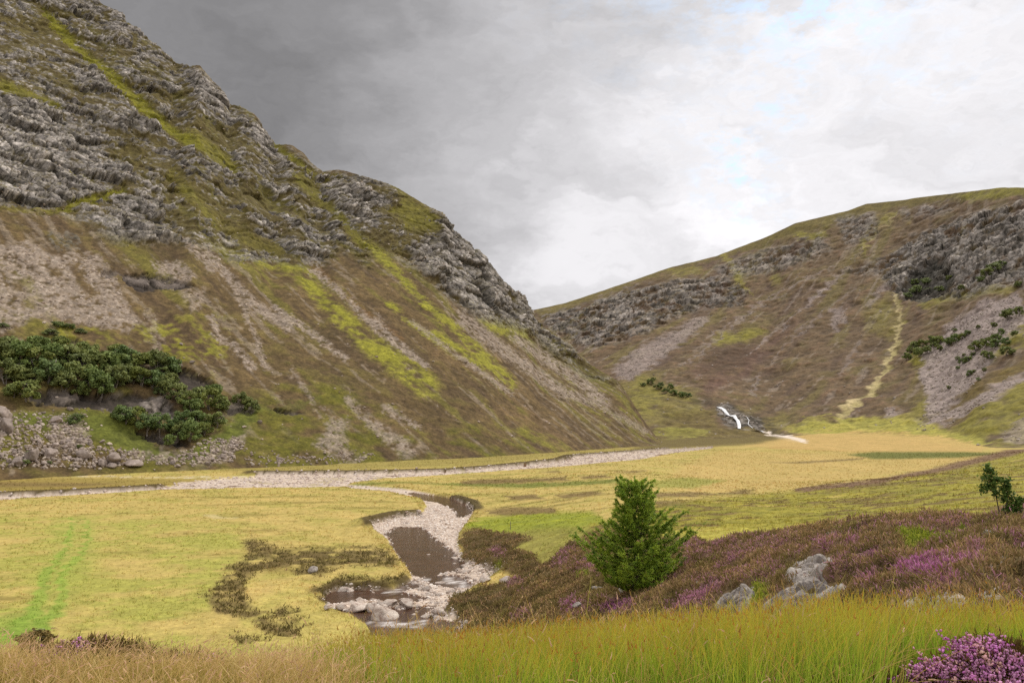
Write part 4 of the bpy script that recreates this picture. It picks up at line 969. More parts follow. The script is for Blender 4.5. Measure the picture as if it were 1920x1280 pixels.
n2 = len(p2); ax2 = unit(UP + rvec(n2, 0.12) * np.array([1, 1, 0.2])); h2 = RNG.uniform(0.30, 0.54, n2) * rise[i2]
q = p2 + ax2 * h2[:, None]
R2a = ribbons(q, unit(ax2 + rvec(n2, 0.4)), RNG.uniform(0.015, 0.035, n2), rvec(n2, 0.2), RNG.uniform(0.006, 0.011, n2), 1, pick(n2, lin(184, 128, 50), lin(150, 104, 46)), pick(n2, lin(208, 156, 70), lin(180, 130, 56)))
p3_, _, i3_ = scatter(rushm * right * back * 160 * clear, cap=10000); n3 = len(p3_)
R3a = ribbons(p3_, unit(UP + rvec(n3, 0.4) * np.array([1, 1, 0.2])), RNG.uniform(0.3, 0.62, n3) * rise[i3_], rvec(n3, 0.35) * np.array([1, 1, 0.6]) - UP * 0.1, RNG.uniform(0.004, 0.008, n3), 4, pick(n3, lin(150, 132, 64), lin(170, 150, 80)), pick(n3, lin(208, 176, 104), lin(190, 148, 84), lin(170, 176, 80)), tipw=0.3)
co, fa, cc = join([R1a, R2a, R3a])
link("rush_grass", new_mesh("rush_grass", co, fa, 4, M_GRASS, cc, smooth=False), kind='stuff', label="tall green rushes with orange brown tips in front of the heather bank", category="grass")

def dry(dens, cap, hh, spread, cols_b, cols_t, w=(0.003, 0.006), heads=0.3, segs=4):
    p, nr, i = scatter(dens, cap=cap); n = len(p)
    ax = unit(UP + rvec(n, 0.25) * np.array([1, 1, 0.2])); h = RNG.uniform(hh[0], hh[1], n)
    lean = rvec(n, spread) * np.array([1, 1, 0]) + np.array([0.14, 0, -0.12])
    parts = [ribbons(p, ax, h, lean, RNG.uniform(w[0], w[1], n), segs, pick(n, *cols_b), pick(n, *cols_t), tipw=0.3)]
    k = np.nonzero(RNG.random(n) < heads)[0]
    tip = p[k] + ax[k] * h[k][:, None] * 0.97 + lean[k] * (h[k] * 0.95)[:, None]
    parts.append(ribbons(tip, unit(ax[k] + lean[k] * 1.6), RNG.uniform(0.03, 0.07, len(k)), rvec(len(k), 0.25) - UP * 0.3, RNG.uniform(0.005, 0.010, len(k)), 2, pick(len(k), lin(216, 180, 134), lin(204, 160, 128)), pick(len(k), lin(238, 204, 156), lin(222, 180, 146))))
    return join(parts)
mound = np.zeros(len(X), np.float32)
for pxm, pym, w in ((150, 1262, 0.55), (335, 1256, 0.30), (455, 1250, 0.2)):
    s0 = spot(pxm, pym + 12, LOW)
    if s0: mound = np.maximum(mound, 1 - sstep(w * 0.8, w * 1.5, np.hypot((X - s0.x) * 0.6, (Y - s0.y))).astype(np.float32))
front_right = right * (1 - sstep(4.9, 5.9, Rf_ + 0.5 * nB))
dens = rushm * np.maximum((1 - right) * (1 - 0.9 * mound), 0.22 * front_right) * clear
d1_ = dry(dens * 1000 * clump, 70000, (0.12, 0.30), 0.34, (lin(150, 134, 66), lin(180, 154, 88)), (lin(230, 198, 128), lin(220, 182, 122), lin(240, 214, 150)))
d2_ = dry(dens * 900, 50000, (0.07, 0.2), 0.35, (lin(112, 112, 44), lin(140, 130, 58)), (lin(186, 168, 80), lin(214, 186, 108)), heads=0.0)
d3_ = dry(rushm * right * back * 60 * clear, 5000, (0.32, 0.6), 0.3, (lin(150, 136, 60), lin(130, 128, 50)), (lin(216, 190, 120), lin(200, 170, 100)), heads=0.5)
co, fa, cc = join([d1_, d2_, d3_])
link("dry_grass", new_mesh("dry_grass", co, fa, 4, M_GRASS, cc, smooth=False), kind='stuff', label="straw coloured seeding grass on the slope at the photographer's feet", category="grass")

# tussocks over the near floor and the green hillside
farm = LOW & front & (Rf_ > 48) & (Rf_ < 430) & (inbed < 0.05) & (SPX > -60) & (SPX < 1980)
dn = farm * (1 - heath) * np.where(Rf_ < 90, 5.0, np.where(Rf_ < 130, 2.2, np.where(Rf_ < 220, 0.9, 0.25))) * (0.35 + 0.65 * sstep(-0.3, 0.3, nB + 0.3 * nA))
p, nr, i = scatter(dn.astype(np.float32), cap=60000)
pe, ne, ie = scatter((LOW & front & (sdR > -1.5) & (sdR < 0.05) & (Rf_ > 50) & (Rf_ < 200) & (peat < 0.3)).astype(np.float32) * np.where(Rf_ < 110, 9.0, 3.0).astype(np.float32) * (1 - heath), cap=16000)
p = np.concatenate([p, pe]); i = np.concatenate([i, ie]); wt_ = inbed[i] > 0.2
parts = []
for k in range(4):
    n = len(p); c = np.where(wt_[:, None], lin(150, 140, 66), COL[i]) * RNG.uniform(1.0, 1.4, (n, 1)) * (1 + 0.10 * rvec(n)); far_ = np.clip(Rf_[i] / 80, 0.8, 3.2)
    pp = p + rvec(n, 0.10) * np.array([1, 1, 0]) - UP * 0.03
    parts.append(ribbons(pp, unit(UP + rvec(n, 0.3)), RNG.uniform(0.06, 0.16, n) * far_ ** 0.4, rvec(n, 0.5), RNG.uniform(0.03, 0.07, n) * far_, 2, c * 0.9, c * 1.05, tipw=0.3))
co, fa, cc = join(parts)
link("tussock_grass", new_mesh("tussock_grass", co, fa, 4, M_GRASS, cc, smooth=False), kind='stuff', label="tufted yellow and green grass over the valley floor", category="grass")

# ------------------------------------------------------------------ heather
tone = on(lowf & (heath > 0.02), lambda p: fbm(p[:, :2], 1.7, 2, 72)); tone2 = on(lowf & (heath > 0.02), lambda p: fbm(p[:, :2], 0.6, 1, 73))
dn = np.maximum(heath_cover, 0.9 * bright * (Rf_ > 11)) * LOW * (1 - 0.55 * (flatheath > 0.2)) * np.where(Rf_ < 30, 95, np.where(Rf_ < 45, 60, np.where(Rf_ < 70, 32, np.where(Rf_ < 100, 14, 8)))) * (Rf_ > 11) * sstep(-1.2, -0.4, -inbed - 0.0)
OUTCROPS = [[(1338, 1150), (1365, 1112), (1395, 1100), (1408, 1106), (1418, 1112), (1405, 1135), (1385, 1155)], [(1410, 1160), (1440, 1130), (1500, 1098), (1560, 1098), (1592, 1104), (1560, 1125), (1500, 1150), (1440, 1165)], [(1484, 1062), (1530, 1046), (1562, 1052), (1568, 1084), (1540, 1096), (1478, 1092)]]
clr = np.zeros(len(X), np.float32)
for o in OUTCROPS: clr = np.maximum(clr, area(near, [(x + (x - sum(q[0] for q in o) / len(o)) * 0.10, y + (6 if y > sum(q[1] for q in o) / len(o) else -1)) for x, y in o], 4))
dn = dn * (1 - 0.93 * clr)
p, nr, i = scatter(dn.astype(np.float32), cap=130000)
n = len(p); blm = bloom[i]; isb = RNG.random(n) < blm * (0.35 + 1.2 * (bushrnd2[i] > 0.45) * sstep(0.1, 0.5, (bushrnd[i] * 13.7) % 1.0))
vivid = sstep(0.75, 1.0, blm)
cb = pick(n, lin(100, 80, 52), lin(112, 98, 54), lin(92, 84, 48)); ct = pick(n, lin(178, 142, 102), lin(148, 132, 74), lin(190, 148, 122), lin(136, 124, 68))
fl_ = (flatheath[i] > 0.2)[:, None]; ct = np.where(fl_, pick(n, lin(112, 104, 56), lin(136, 116, 66), lin(100, 98, 50)), ct)
br_ = bushrnd[i]; ct = ct * (0.62 + 0.75 * br_ + 0.35 * (bushrnd2[i] - 0.5) + 0.3 * tone2[i])[:, None]; cb = cb * (0.7 + 0.5 * br_)[:, None]; grn = (sstep(0.30, 0.42, (br_ * 7.3) % 1.0) * (1 - sstep(0.62, 0.7, (br_ * 7.3) % 1.0)) * sstep(-0.3, 0.2, nA[i] + 0.2))[:, None]; ct = ct * (1 - 0.6 * grn) + lin(112, 112, 48) * 0.6 * grn
pur = pick(n, lin(204, 150, 160), lin(214, 150, 182), lin(190, 136, 138)) * (1 - vivid[:, None]) + pick(n, lin(208, 122, 184), lin(194, 112, 170), lin(220, 152, 194)) * vivid[:, None]
ct = np.where(isb[:, None], pur, ct)
gb_ = sstep(0.35, 0.6, bright[i])[:, None]; ct = ct * (1 - gb_) + pick(n, lin(150, 164, 50), lin(178, 180, 60), lin(128, 146, 46)) * gb_; cb = cb * (1 - gb_) + lin(96, 108, 40) * gb_
dist = np.clip(Rf_[i] / 35, 0.7, 2.2)
parts = []
for k in range(5):
    pp = p + rvec(n, 0.07) * dist[:, None] ** 0.5
    ax = unit(nr * 0.6 + UP * 0.5 + rvec(n, 0.42))
    v = RNG.uniform(0.75, 1.25, (n, 1))
    parts.append(ribbons(pp, ax, RNG.uniform(0.07, 0.18, n) * dist ** 0.4, rvec(n, 0.25), RNG.uniform(0.022, 0.045, n) * dist, 2, cb * v, ct * v, tipw=0.45, mid=(cb * 0.55 + ct * 0.45) * v))
co, fa, cc = join(parts)
link("heather_undergrowth", new_mesh("heather_undergrowth", co, fa, 4, M_HEATH, cc, smooth=False), kind='stuff', label="brown heather with pink and purple bloom covering the near banks", category="heather")

# ------------------------------------------------------------------ things
def ground_z(x, y):
    a = math.atan2(x, y); r = math.hypot(x, y)
    i = int(np.clip(np.searchsorted(AZ, a), 1, NI - 1)); ta = (a - AZ[i - 1]) / (AZ[i] - AZ[i - 1])
    def colz(k):
        rr = R[:, k]; j = int(np.clip(np.searchsorted(rr, r), 1, NJ - 1)); t = (r - rr[j - 1]) / (rr[j] - rr[j - 1])
        return GRID[j - 1, k, 2] * (1 - t) + GRID[j, k, 2] * t
    return colz(i - 1) * (1 - ta) + colz(i) * ta
def thing(name, loc, label, cat, group=None, rz=0.0, scale=(1, 1, 1)):
    o = bpy.data.objects.new(name, None); col.objects.link(o)
    o.empty_display_size = 0.3; o.location = loc; o.rotation_euler = (0, 0, rz); o.scale = scale
    o["label"] = label; o["category"] = cat
    if group: o["group"] = group
    return o
def tag(o, label, cat, group=None):
    o["label"] = label; o["category"] = cat
    if group: o["group"] = group
    return o

# --- water
def mat_water():
    m, nt, b = nodes_of("stream_water")
    tc = nd(nt, "ShaderNodeTexCoord")
    a = nd(nt, "ShaderNodeAttribute"); a.attribute_name = "cover"
    n1 = noise(nt, 1.6, 4, 0.6, tc.outputs["Object"]); n2 = noise(nt, 7.0, 3, 0.6, tc.outputs["Object"])
    nt.links.new(scaled(nt, a.outputs["Color"], ramp(nt, n1.outputs["Fac"], 0.75, 1.25)), b.inputs["Base Color"])
    b.inputs["Roughness"].default_value = 0.10; b.inputs["IOR"].default_value = 1.33
    ad = nd(nt, "ShaderNodeMath", operation="ADD"); nt.links.new(n1.outputs["Fac"], ad.inputs[0]); nt.links.new(n2.outputs["Fac"], ad.inputs[1])
    bp = nd(nt, "ShaderNodeBump"); bp.inputs["Strength"].default_value = 0.8; bp.inputs["Distance"].default_value = 0.05
    nt.links.new(ad.outputs[0], bp.inputs["Height"]); nt.links.new(bp.outputs["Normal"], b.inputs["Normal"])
    return m
tp = np.array(plan(TRIB)); lo = tp.min(0) - 1; hi = tp.max(0) + 1
gx, gy = np.meshgrid(np.arange(lo[0], hi[0], 0.5), np.arange(lo[1], hi[1], 0.5))
gsd = poly_sd(plan(TRIB), gx.ravel(), gy.ravel())
wv = np.stack([gx.ravel(), gy.ravel(), np.full(gx.size, WATER_Z)], 1)
wv[:, 2] += 0.02 * fbm(wv[:, :2], 1.5, 2, 81)
wc = np.tile(lin(78, 54, 38), (len(wv), 1)) * (0.9 + 0.3 * fbm(wv[:, :2], 5, 2, 82))[:, None]
wpx, wpy = sight(wv[:, 0], wv[:, 1], wv[:, 2])
foam = np.zeros(len(wv))
for pts, w in (([(725, 1112), (745, 1106), (760, 1102)], 5), ([(838, 1086), (860, 1090), (870, 1097)], 8), ([(695, 1168), (740, 1170), (790, 1172)], 6), ([(760, 1090), (800, 1086)], 4), ([(770, 1160), (800, 1164)], 5)):
    foam = np.maximum(foam, 1 - sstep(w * 0.4, w * 1.3, line_d(pts, wpx, wpy)[0]))
foam *= sstep(-0.35, 0.35, fbm(wv[:, :2] * np.array([1, 2.5]), 1.1, 2, 83))
rip = sstep(0.15, 0.5, fbm(wv[:, :2] * np.array([1, 2.2]), 2.0, 3, 84)) * (wpy > 1078) * 0.35
wc = wc * (1 - foam[:, None]) + np.array(lin(214, 206, 200)) * foam[:, None]
wc = wc * (1 - rip[:, None]) + np.array(lin(128, 112, 104)) * rip[:, None]
ny_, nx_ = gx.shape
jj, ii = np.meshgrid(np.arange(ny_ - 1), np.arange(nx_ - 1), indexing='ij'); b0 = (jj * nx_ + ii).ravel()
wq = np.stack([b0, b0 + 1, b0 + nx_ + 1, b0 + nx_], 1)
wq = wq[(gsd[wq] > -0.5).any(1)]
u, inv = np.unique(wq.ravel(), return_inverse=True)
link("water", new_mesh("water", wv[u], inv, 4, mat_water(), wc[u]), kind='structure')

# --- rock
def mat_rock(name, base, dark, lich, scale):
    m, nt, b = nodes_of(name)
    tc = nd(nt, "ShaderNodeTexCoord"); oi = nd(nt, "ShaderNodeObjectInfo")
    n1 = noise(nt, scale, 6, 0.68, tc.outputs["Object"]); n2 = noise(nt, scale * 5, 4, 0.7, tc.outputs["Object"])
    cr = nd(nt, "ShaderNodeValToRGB"); nt.links.new(n1.outputs["Fac"], cr.inputs[0])
    e = cr.color_ramp.elements
    e[0].position = 0.32; e[0].color = (*dark, 1); e[1].position = 0.66; e[1].color = (*lich, 1)
    k = e.new(0.48); k.color = (*base, 1)
    f = mul(nt, ramp(nt, n2.outputs["Fac"], 0.8, 1.18), ramp(nt, oi.outputs["Random"], 0.8, 1.15, 0, 1))
    nt.links.new(scaled(nt, cr.outputs[0], f), b.inputs["Base Color"])
    b.inputs["Roughness"].default_value = 0.9; b.inputs["Specular IOR Level"].default_value = 0.2
    ad = nd(nt, "ShaderNodeMath", operation="ADD"); nt.links.new(n1.outputs["Fac"], ad.inputs[0]); nt.links.new(n2.outputs["Fac"], ad.inputs[1])
    bp = nd(nt, "ShaderNodeBump"); bp.inputs["Strength"].default_value = 0.8; bp.inputs["Distance"].default_value = 0.12
    nt.links.new(ad.outputs[0], bp.inputs["Height"]); nt.links.new(bp.outputs["Normal"], b.inputs["Normal"])
    return m
M_STREAMROCK = mat_rock("river_worn_granite", lin(186, 170, 156), lin(128, 100, 86), lin(212, 200, 186), 1.6)
M_GREYROCK = mat_rock("lichened_schist", lin(150, 141, 133), lin(96, 86, 78), lin(178, 170, 160), 1.2)
M_TALUS = mat_rock("talus_stone", lin(146, 132, 122), lin(104, 92, 82), lin(172, 158, 148), 1.0)

import bmesh
def rock_mesh(name, seed, mat, subdiv=3, cuts=9, flat=0.7, rough=0.10):
    rnd = random.Random(seed)
    bm = bmesh.new(); bmesh.ops.create_icosphere(bm, subdivisions=subdiv, radius=1.0)
    planes = []
    for _ in range(cuts):
        n = Vector((rnd.gauss(0, 1), rnd.gauss(0, 1), rnd.gauss(0, 0.8))).normalized(); planes.append((n, rnd.uniform(0.42, 0.80)))
    co = np.array([v.co[:] for v in bm.verts])
    for n, d in planes:
        t = co @ np.array(n[:]); over = np.maximum(t - d, 0)
        co -= over[:, None] * np.array(n[:]) * 0.93
    nz = fbm(co + seed * 3.1, 0.7, 3, seed); nz2 = fbm(co + seed, 0.25, 2, seed + 5)
    co *= (1 + rough * nz + rough * 0.35 * nz2)[:, None]
    co[:, 2] *= flat
    for v, c in zip(bm.verts, co): v.co = c
    me = bpy.data.meshes.new(name); bm.to_mesh(me); bm.free()
    for p in me.polygons: p.use_smooth = subdiv > 2
    me.materials.append(mat)
    return me
RIVER_ME = [rock_mesh("boulder", 100 + k, M_STREAMROCK, 3) for k in range(6)]
TALUS_ME = [rock_mesh("boulder", 200 + k, M_TALUS, 3, cuts=11, flat=0.85) for k in range(6)]
GREY_ME = [rock_mesh("boulder", 300 + k, M_GREYROCK, 3, cuts=10, flat=0.75) for k in range(4)]
rr_ = random.Random(5)
def boulder(px, py, wpx_, hpx, meshes, label, group=None, layer=None, cat="boulder", name="boulder", k=None, sink=0.3):
    s = spot(px, py, layer)
    if s is None: return None
    r = math.hypot(s.x, s.y); w = wpx_ * r / F; h = (hpx or wpx_ * 0.6) * r / F
    o = link(name, meshes[rr_.randrange(len(meshes)) if k is None else k])
    o.location = (s.x, s.y, s.z + h * (0.5 - sink * 0.6))
    o.rotation_euler = (rr_.uniform(-0.15, 0.15), rr_.uniform(-0.15, 0.15), rr_.uniform(-PI, PI) if wpx_ < 40 else 0.3)
    o.scale = (w * 0.56, w * 0.5, h * 0.85)
    return tag(o, label, cat, group)
TR = LOW & (sdT > -1.2)
boulder(715, 1166, 54, 30, RIVER_ME, "largest grey boulder standing in the stream, dark wet sides and pale top", k=0, sink=0.15)
for px, py, w, h, lab in ((644, 1112, 27, 17, "grey cracked boulder at the stream's outer bank under the dark heather lip"), (657, 1113, 17, 12, "smaller grey boulder touching the cracked one at the outer bank"), (670, 1141, 38, 14, "long low pinkish boulder upstream of the largest one"),
        (701, 1146, 27, 22, "upright pointed pinkish boulder just behind the largest one in the stream"), (729, 1134, 33, 13, "flat pale boulder in midstream below the small white rapid"), (765, 1135, 38, 18, "big rounded pale boulder at the edge of the white stone bar"),
        (612, 1142, 15, 10, "small rounded boulder at the grassy inside bend of the stream"), (641, 1140, 23, 10, "low reddish boulder between the grassy bend and midstream"), (822, 1153, 31, 18, "pale double-humped boulder below the dark heather point"), (800, 1158, 22, 9, "flat pinkish slab beside the double-humped boulder"),
        (779, 1152, 20, 9, "low white boulder in the water beside a heather tuft"), (822, 1162, 18, 9, "reddish stone wedged under the double-humped boulder"), (851, 1062, 11, 8, "white boulder standing alone in the dark pool"), (835, 1069, 11, 6, "low white stone half drowned in the dark pool"),
        (872, 1063, 19, 6, "flat white slab under the heather at the pool's edge"), (876, 1073, 19, 9, "white block below the flat slab at the pool's edge"), (876, 1083, 15, 8, "small white block at the tail of the dark pool"), (828, 1099, 33, 11, "broad flat boulder washed by white water below the pool"),
        (803, 1106, 21, 10, "tawny boulder on the stone bar beside the washed one"), (950, 1091, 25, 13, "large pale block where the stone bar meets the heather"), (910, 1089, 23, 9, "low white block midway along the pale stone bar"), (697, 1119, 21, 10, "dark pink boulder under the heather lip near the small rapid"),
        (875, 1173, 16, 12, "pale stone at the foot of the heather point by the rushes")):
    boulder(px, py, w, h, RIVER_ME, lab)
p, nr, i = scatter(((TR & (inbed > 0.3)) * (0.06 + 0.30 * bar) * (SPY > 1040) * 0.9 + (TR & (inbed > 0.3)) * 0.045 * bar * (SPY <= 1040)).astype(np.float32), cap=110)
for q in p:
    o = link("boulder", RIVER_ME[rr_.randrange(6)]); w = rr_.uniform(0.22, 0.55) * (1.5 if rr_.random() < 0.12 else 1)
    o.location = (q[0], q[1], max(q[2], WATER_Z - 0.1) + w * 0.12); o.rotation_euler = (rr_.uniform(-.3, .3), rr_.uniform(-.3, .3), rr_.uniform(-PI, PI)); o.scale = (w, w * rr_.uniform(0.6, 1), w * rr_.uniform(0.45, 0.8))
    tag(o, "small pale cobble among the stones of the stream bed", "cobble", "cobbles of the stream bed")
# fallen blocks at the mountain's foot
for px, py, w, h, lab in ((10, 782, 24, 20, "tall grey block on the green ledge edge beyond the meadow"), (12, 806, 26, 22, "pale squarish block below the tall grey one"), (58, 858, 26, 18, "big rounded block near the lower end of the rockfall"), (102, 792, 20, 10, "flat pale block on the grass below the wooded crag"),
        (30, 872, 18, 12, "low block at the meadow's edge under the rockfall"), (95, 852, 20, 14, "pale block in the middle of the rockfall"), (155, 856, 24, 14, "broad slab in the rockfall below the bright grass"), (210, 868, 30, 16, "largest grey slab at the toe of the rockfall"), (192, 872, 18, 12, "angular block beside the largest slab at the rockfall's toe"),
        (250, 872, 26, 12, "dark low block at the rockfall's thin end"), (323, 862, 10, 7, "white stone alone on grass past the rockfall"), (488, 793, 10, 7, "white stone alone on the heathery slope beyond the wood"), (338, 687, 10, 6, "white stone on yellow grass above the wood"), (360, 682, 11, 5, "flat white stone beside another above the wood"), (340, 646, 8, 5, "white stone high above the wood near the scree")):
    boulder(px, py, w, h, TALUS_ME, lab, layer=MTN | LOW)
tal = np.max([area(MTN, [(-60, 800), (60, 795), (150, 800), (170, 830), (240, 850), (330, 860), (330, 874), (-60, 882)], 6), 0.8 * area(MTN, [(330, 850), (440, 820), (460, 840), (420, 872), (330, 874)], 5), 0.35 * area(MTN, [(0, 770), (160, 775), (170, 810), (-40, 810)], 6), 0.30 * area(MTN, [(460, 850), (700, 850), (700, 872), (460, 874)], 5)], 0)
p, nr, i = scatter((tal * 0.14).astype(np.float32), cap=190)
for q in p:
    o = link("boulder", TALUS_ME[rr_.randrange(6)]); w = rr_.uniform(0.5, 1.25) * (1.45 if rr_.random() < 0.15 else 1)
    o.location = (q[0], q[1], q[2] + w * 0.1); o.rotation_euler = (rr_.uniform(-.5, .5), rr_.uniform(-.5, .5), rr_.uniform(-PI, PI)); o.scale = (w, w * rr_.uniform(0.6, 1), w * rr_.uniform(0.6, 1))
    tag(o, "grey fallen block in the jumbled rockfall at the mountain's foot", "boulder", "blocks of the rockfall")

# stones too many to count
ICO = bmesh.new(); bmesh.ops.create_icosphere(ICO, subdivisions=1, radius=1.0)
ICO_V = np.array([v.co[:] for v in ICO.verts]); ICO_F = np.array([[v.index for v in f.verts] for f in ICO.faces]); ICO.free()
def stones(p, size, cols, flat=(0.45, 0.8), sink=0.1):
    n = len(p)
    rot = RNG.uniform(0, 2 * PI, n); c, s = np.cos(rot), np.sin(rot)
    v = ICO_V[None] * (1 + RNG.uniform(-0.28, 0.28, (n, len(ICO_V), 1))) * np.stack([np.ones(n), RNG.uniform(0.55, 1, n), RNG.uniform(flat[0], flat[1], n)], 1)[:, None]
    x = v[..., 0] * c[:, None] - v[..., 1] * s[:, None]; y = v[..., 0] * s[:, None] + v[..., 1] * c[:, None]
    co = np.stack([x, y, v[..., 2]], 2) * size[:, None, None] + p[:, None] + np.array([0, 0, 1]) * (size * sink)[:, None, None]
    fa = ICO_F[None] + (np.arange(n) * len(ICO_V))[:, None, None]
    return co.reshape(-1, 3), fa.reshape(-1, 3), np.repeat(cols, len(ICO_V), 0)
M_STONE = mat_cover("loose_stone", 0.9, 4.0, 0.15, 0.05)
vis = (SPX > -40) & (SPX < 1960)
p, nr, i = scatter((TR & (inbed > 0.2) & vis) * (7.0 * bar + 1.2) * (Rf_ < 160).astype(np.float32), cap=22000); n = len(p)
a1 = stones(p, RNG.uniform(0.06, 0.17, n) * np.where(RNG.random(n) < 0.15, 1.8, 1), pick(n, lin(218, 204, 190), lin(188, 168, 152), lin(232, 222, 210), lin(160, 138, 120)))
p, nr, i = scatter(((sdM > -0.5) | (sdS > -0.5)) * vis * near_floor * (0.30 * (nA + 0.3 * nC > -0.35)).astype(np.float32), cap=5000); n = len(p)
a2 = stones(p, RNG.uniform(0.15, 0.5, n), pick(n, lin(204, 188, 176), lin(168, 148, 134), lin(216, 204, 194)))
co, fa, cc = join([a1, a2]); link("river_gravel", new_mesh("river_gravel", co, fa, 3, M_STONE, cc, smooth=False), kind='stuff', label="pale rounded gravel and pebbles of the river bed", category="gravel")
spec = MTN & front & vis & (crag < 0.3)
sp_n = sstep(0.05, 0.55, mB + 0.5 * mL)
p, nr, i = scatter(((mthin * 0.05 + scree * 0.10 + 0.014 * spec * sp_n + 0.02 * spec * sp_n * sstep(740, 800, SPY) + 0.004 * crag * front) * MTN * front * vis).astype(np.float32), cap=42000); n = len(p)
pt, _, _ = scatter((tal * 1.2).astype(np.float32), cap=5000); bt = stones(pt, RNG.uniform(0.25, 0.7, len(pt)), pick(len(pt), lin(168, 152, 138), lin(132, 118, 104), lin(190, 176, 160)), flat=(0.6, 0.95))
b1 = stones(p, RNG.uniform(0.25, 0.62, n) * np.where(RNG.random(n) < 0.10, 1.8, 1), pick(n, lin(168, 150, 134), lin(140, 124, 108), lin(196, 180, 164)))
specH = HILL & front & vis
p, nr, i = scatter((specH * (0.006 * hthin + 0.004 * sstep(0.0, 0.5, hB) * (e_h < 0.5) + 0.05 * hscree + 0.0008 * hcrag)).astype(np.float32), cap=32000); n = len(p)
b2 = stones(p, RNG.uniform(0.5, 1.4, n), pick(n, lin(160, 148, 138), lin(140, 128, 116), lin(186, 174, 160)))
p, nr, i = scatter((specH * (fallrock * 0.02)).astype(np.float32), cap=200); n = len(p); b3 = stones(p, RNG.uniform(0.8, 2.0, n), pick(n, lin(170, 158, 146), lin(140, 130, 120)))
co, fa, cc = join([b1, b2, b3, bt]); link("scree_rubble", new_mesh("scree_rubble", co, fa, 3, M_STONE, cc, smooth=False), kind='stuff', label="loose pale scree stones strewn down the slopes", category="scree")

# --- rock slabs breaking through the near heather
def outcrop(pts, h, label, seed, lean=0.0):
    W = [spot(px, py, near) for px, py in pts]
    P = np.array([(w.x, w.y) for w in W]); c = P.mean(0)
    lo, hi = P.min(0) - 0.3, P.max(0) + 0.3; n = 84
    gx, gy = np.meshgrid(np.linspace(lo[0], hi[0], n), np.linspace(lo[1], hi[1], n))
    x, y = gx.ravel(), gy.ravel(); q = np.stack([x, y], 1)
    sd = poly_sd(P, x + 0.18 * fbm(q + seed, 0.7, 2, seed), y + 0.3 * fbm(q, 0.8, 2, seed + 1))
    z = np.array([ground_z(a, b) for a, b in zip(x, y)])
    zs = z.copy().reshape(n, n)
    for _ in range(10): zs[1:-1, 1:-1] = (zs[1:-1, 1:-1] * 2 + zs[:-2, 1:-1] + zs[2:, 1:-1] + zs[1:-1, :-2] + zs[1:-1, 2:]) / 6
    q3 = np.stack([x * 0.55 + 0.15 * y, y * 0.9 - 0.25 * x, z * 0], 1)
    f, e, rn = facets(q3 + 0.15 * np.stack([fbm(q, 1.1, 2, seed + 3)] * 3, 1), 0.95, seed); f2_, e2_, rn2 = facets(q3, 0.36, seed + 4)
    zz = zs.ravel() + (sstep(-0.08, 0.16, sd) * h) - 0.25 * (1 - sstep(-0.4, 0, sd)) + sstep(0, 0.3, sd) * (0.20 * f + 0.08 * f2_ - 0.20 * (1 - sstep(0.0, 0.12, e)) - 0.08 * (1 - sstep(0, 0.12, e2_)) + 0.03 * fbm(q, 0.3, 2, seed + 6))
    b0 = (np.arange(n - 1)[:, None] * n + np.arange(n - 1)[None]).ravel(); fq = np.stack([b0, b0 + 1, b0 + n + 1, b0 + n], 1)
    fq = fq[(sd[fq] > -0.35).any(1)]; u, inv = np.unique(fq.ravel(), return_inverse=True)
    zc = float(zs.mean())
    co = np.stack([x - c[0], y - c[1], zz - zc], 1)
    top = len(u); me_co = np.concatenate([co[u], co[u] - np.array([0, 0, 0.9])]); iv = inv.reshape(-1, 4)
    me = new_mesh("rock_outcrop", me_co, np.concatenate([iv, iv[:, ::-1] + top]), 4, M_GREYROCK, None, smooth=False)
    o = link("rock_outcrop", me); o.location = (c[0], c[1], zc)
    return tag(o, label, "rock outcrop")
outcrop(OUTCROPS[2], 0.16, "pale cracked rock slab standing highest among the purple heather", 11)
outcrop(OUTCROPS[1], 0.16, "long low grey rock ledge below the cracked slab, just above the rushes", 12)
outcrop(OUTCROPS[0], 0.16, "small grey rock slab with a bright green tuft beside it above the rushes", 13)
outcrop([(1536, 1010), (1552, 1000), (1580, 1001), (1592, 1010), (1570, 1014)], 0.17, "white rock cropping out at the heather's upper edge against green grass", 14)
outcrop([(1860, 1066), (1880, 1046), (1925, 1042), (1975, 1060), (1930, 1070)], 0.14, "smooth pale rock in heather below the slender sapling, cut by the frame", 15)
outcrop([(1690, 1146), (1730, 1124), (1775, 1120), (1812, 1124), (1800, 1148)], 0.12, "grey rock half hidden by grass beneath the purple heather", 16)
outcrop([(1815, 1140), (1850, 1112), (1915, 1106), (1960, 1120), (1950, 1140)], 0.12, "broken grey rock at the rushes' edge below the smooth pale one", 17)
outcrop([(1262, 1100), (1290, 1091), (1332, 1092), (1345, 1100), (1300, 1104)], 0.11, "flat white rock beside the young conifer's lowest branches", 18)
for px, py, w, h, lab in ((1120, 1106, 24, 9, "white stone in the heather below the conifer's outer branches"), (1168, 1112, 20, 9, "pale stone under the conifer beside its trunk"), (1086, 1140, 28, 11, "pale stone in heather beside a pink bloom above the rushes"), (1853, 1003, 18, 10, "small pale stone in heather under the slender sapling"), (588, 1072, 18, 12, "little heap-like white stone on the dark heather by the meadow")):
    boulder(px, py, w, h, GREY_ME, lab, layer=near)

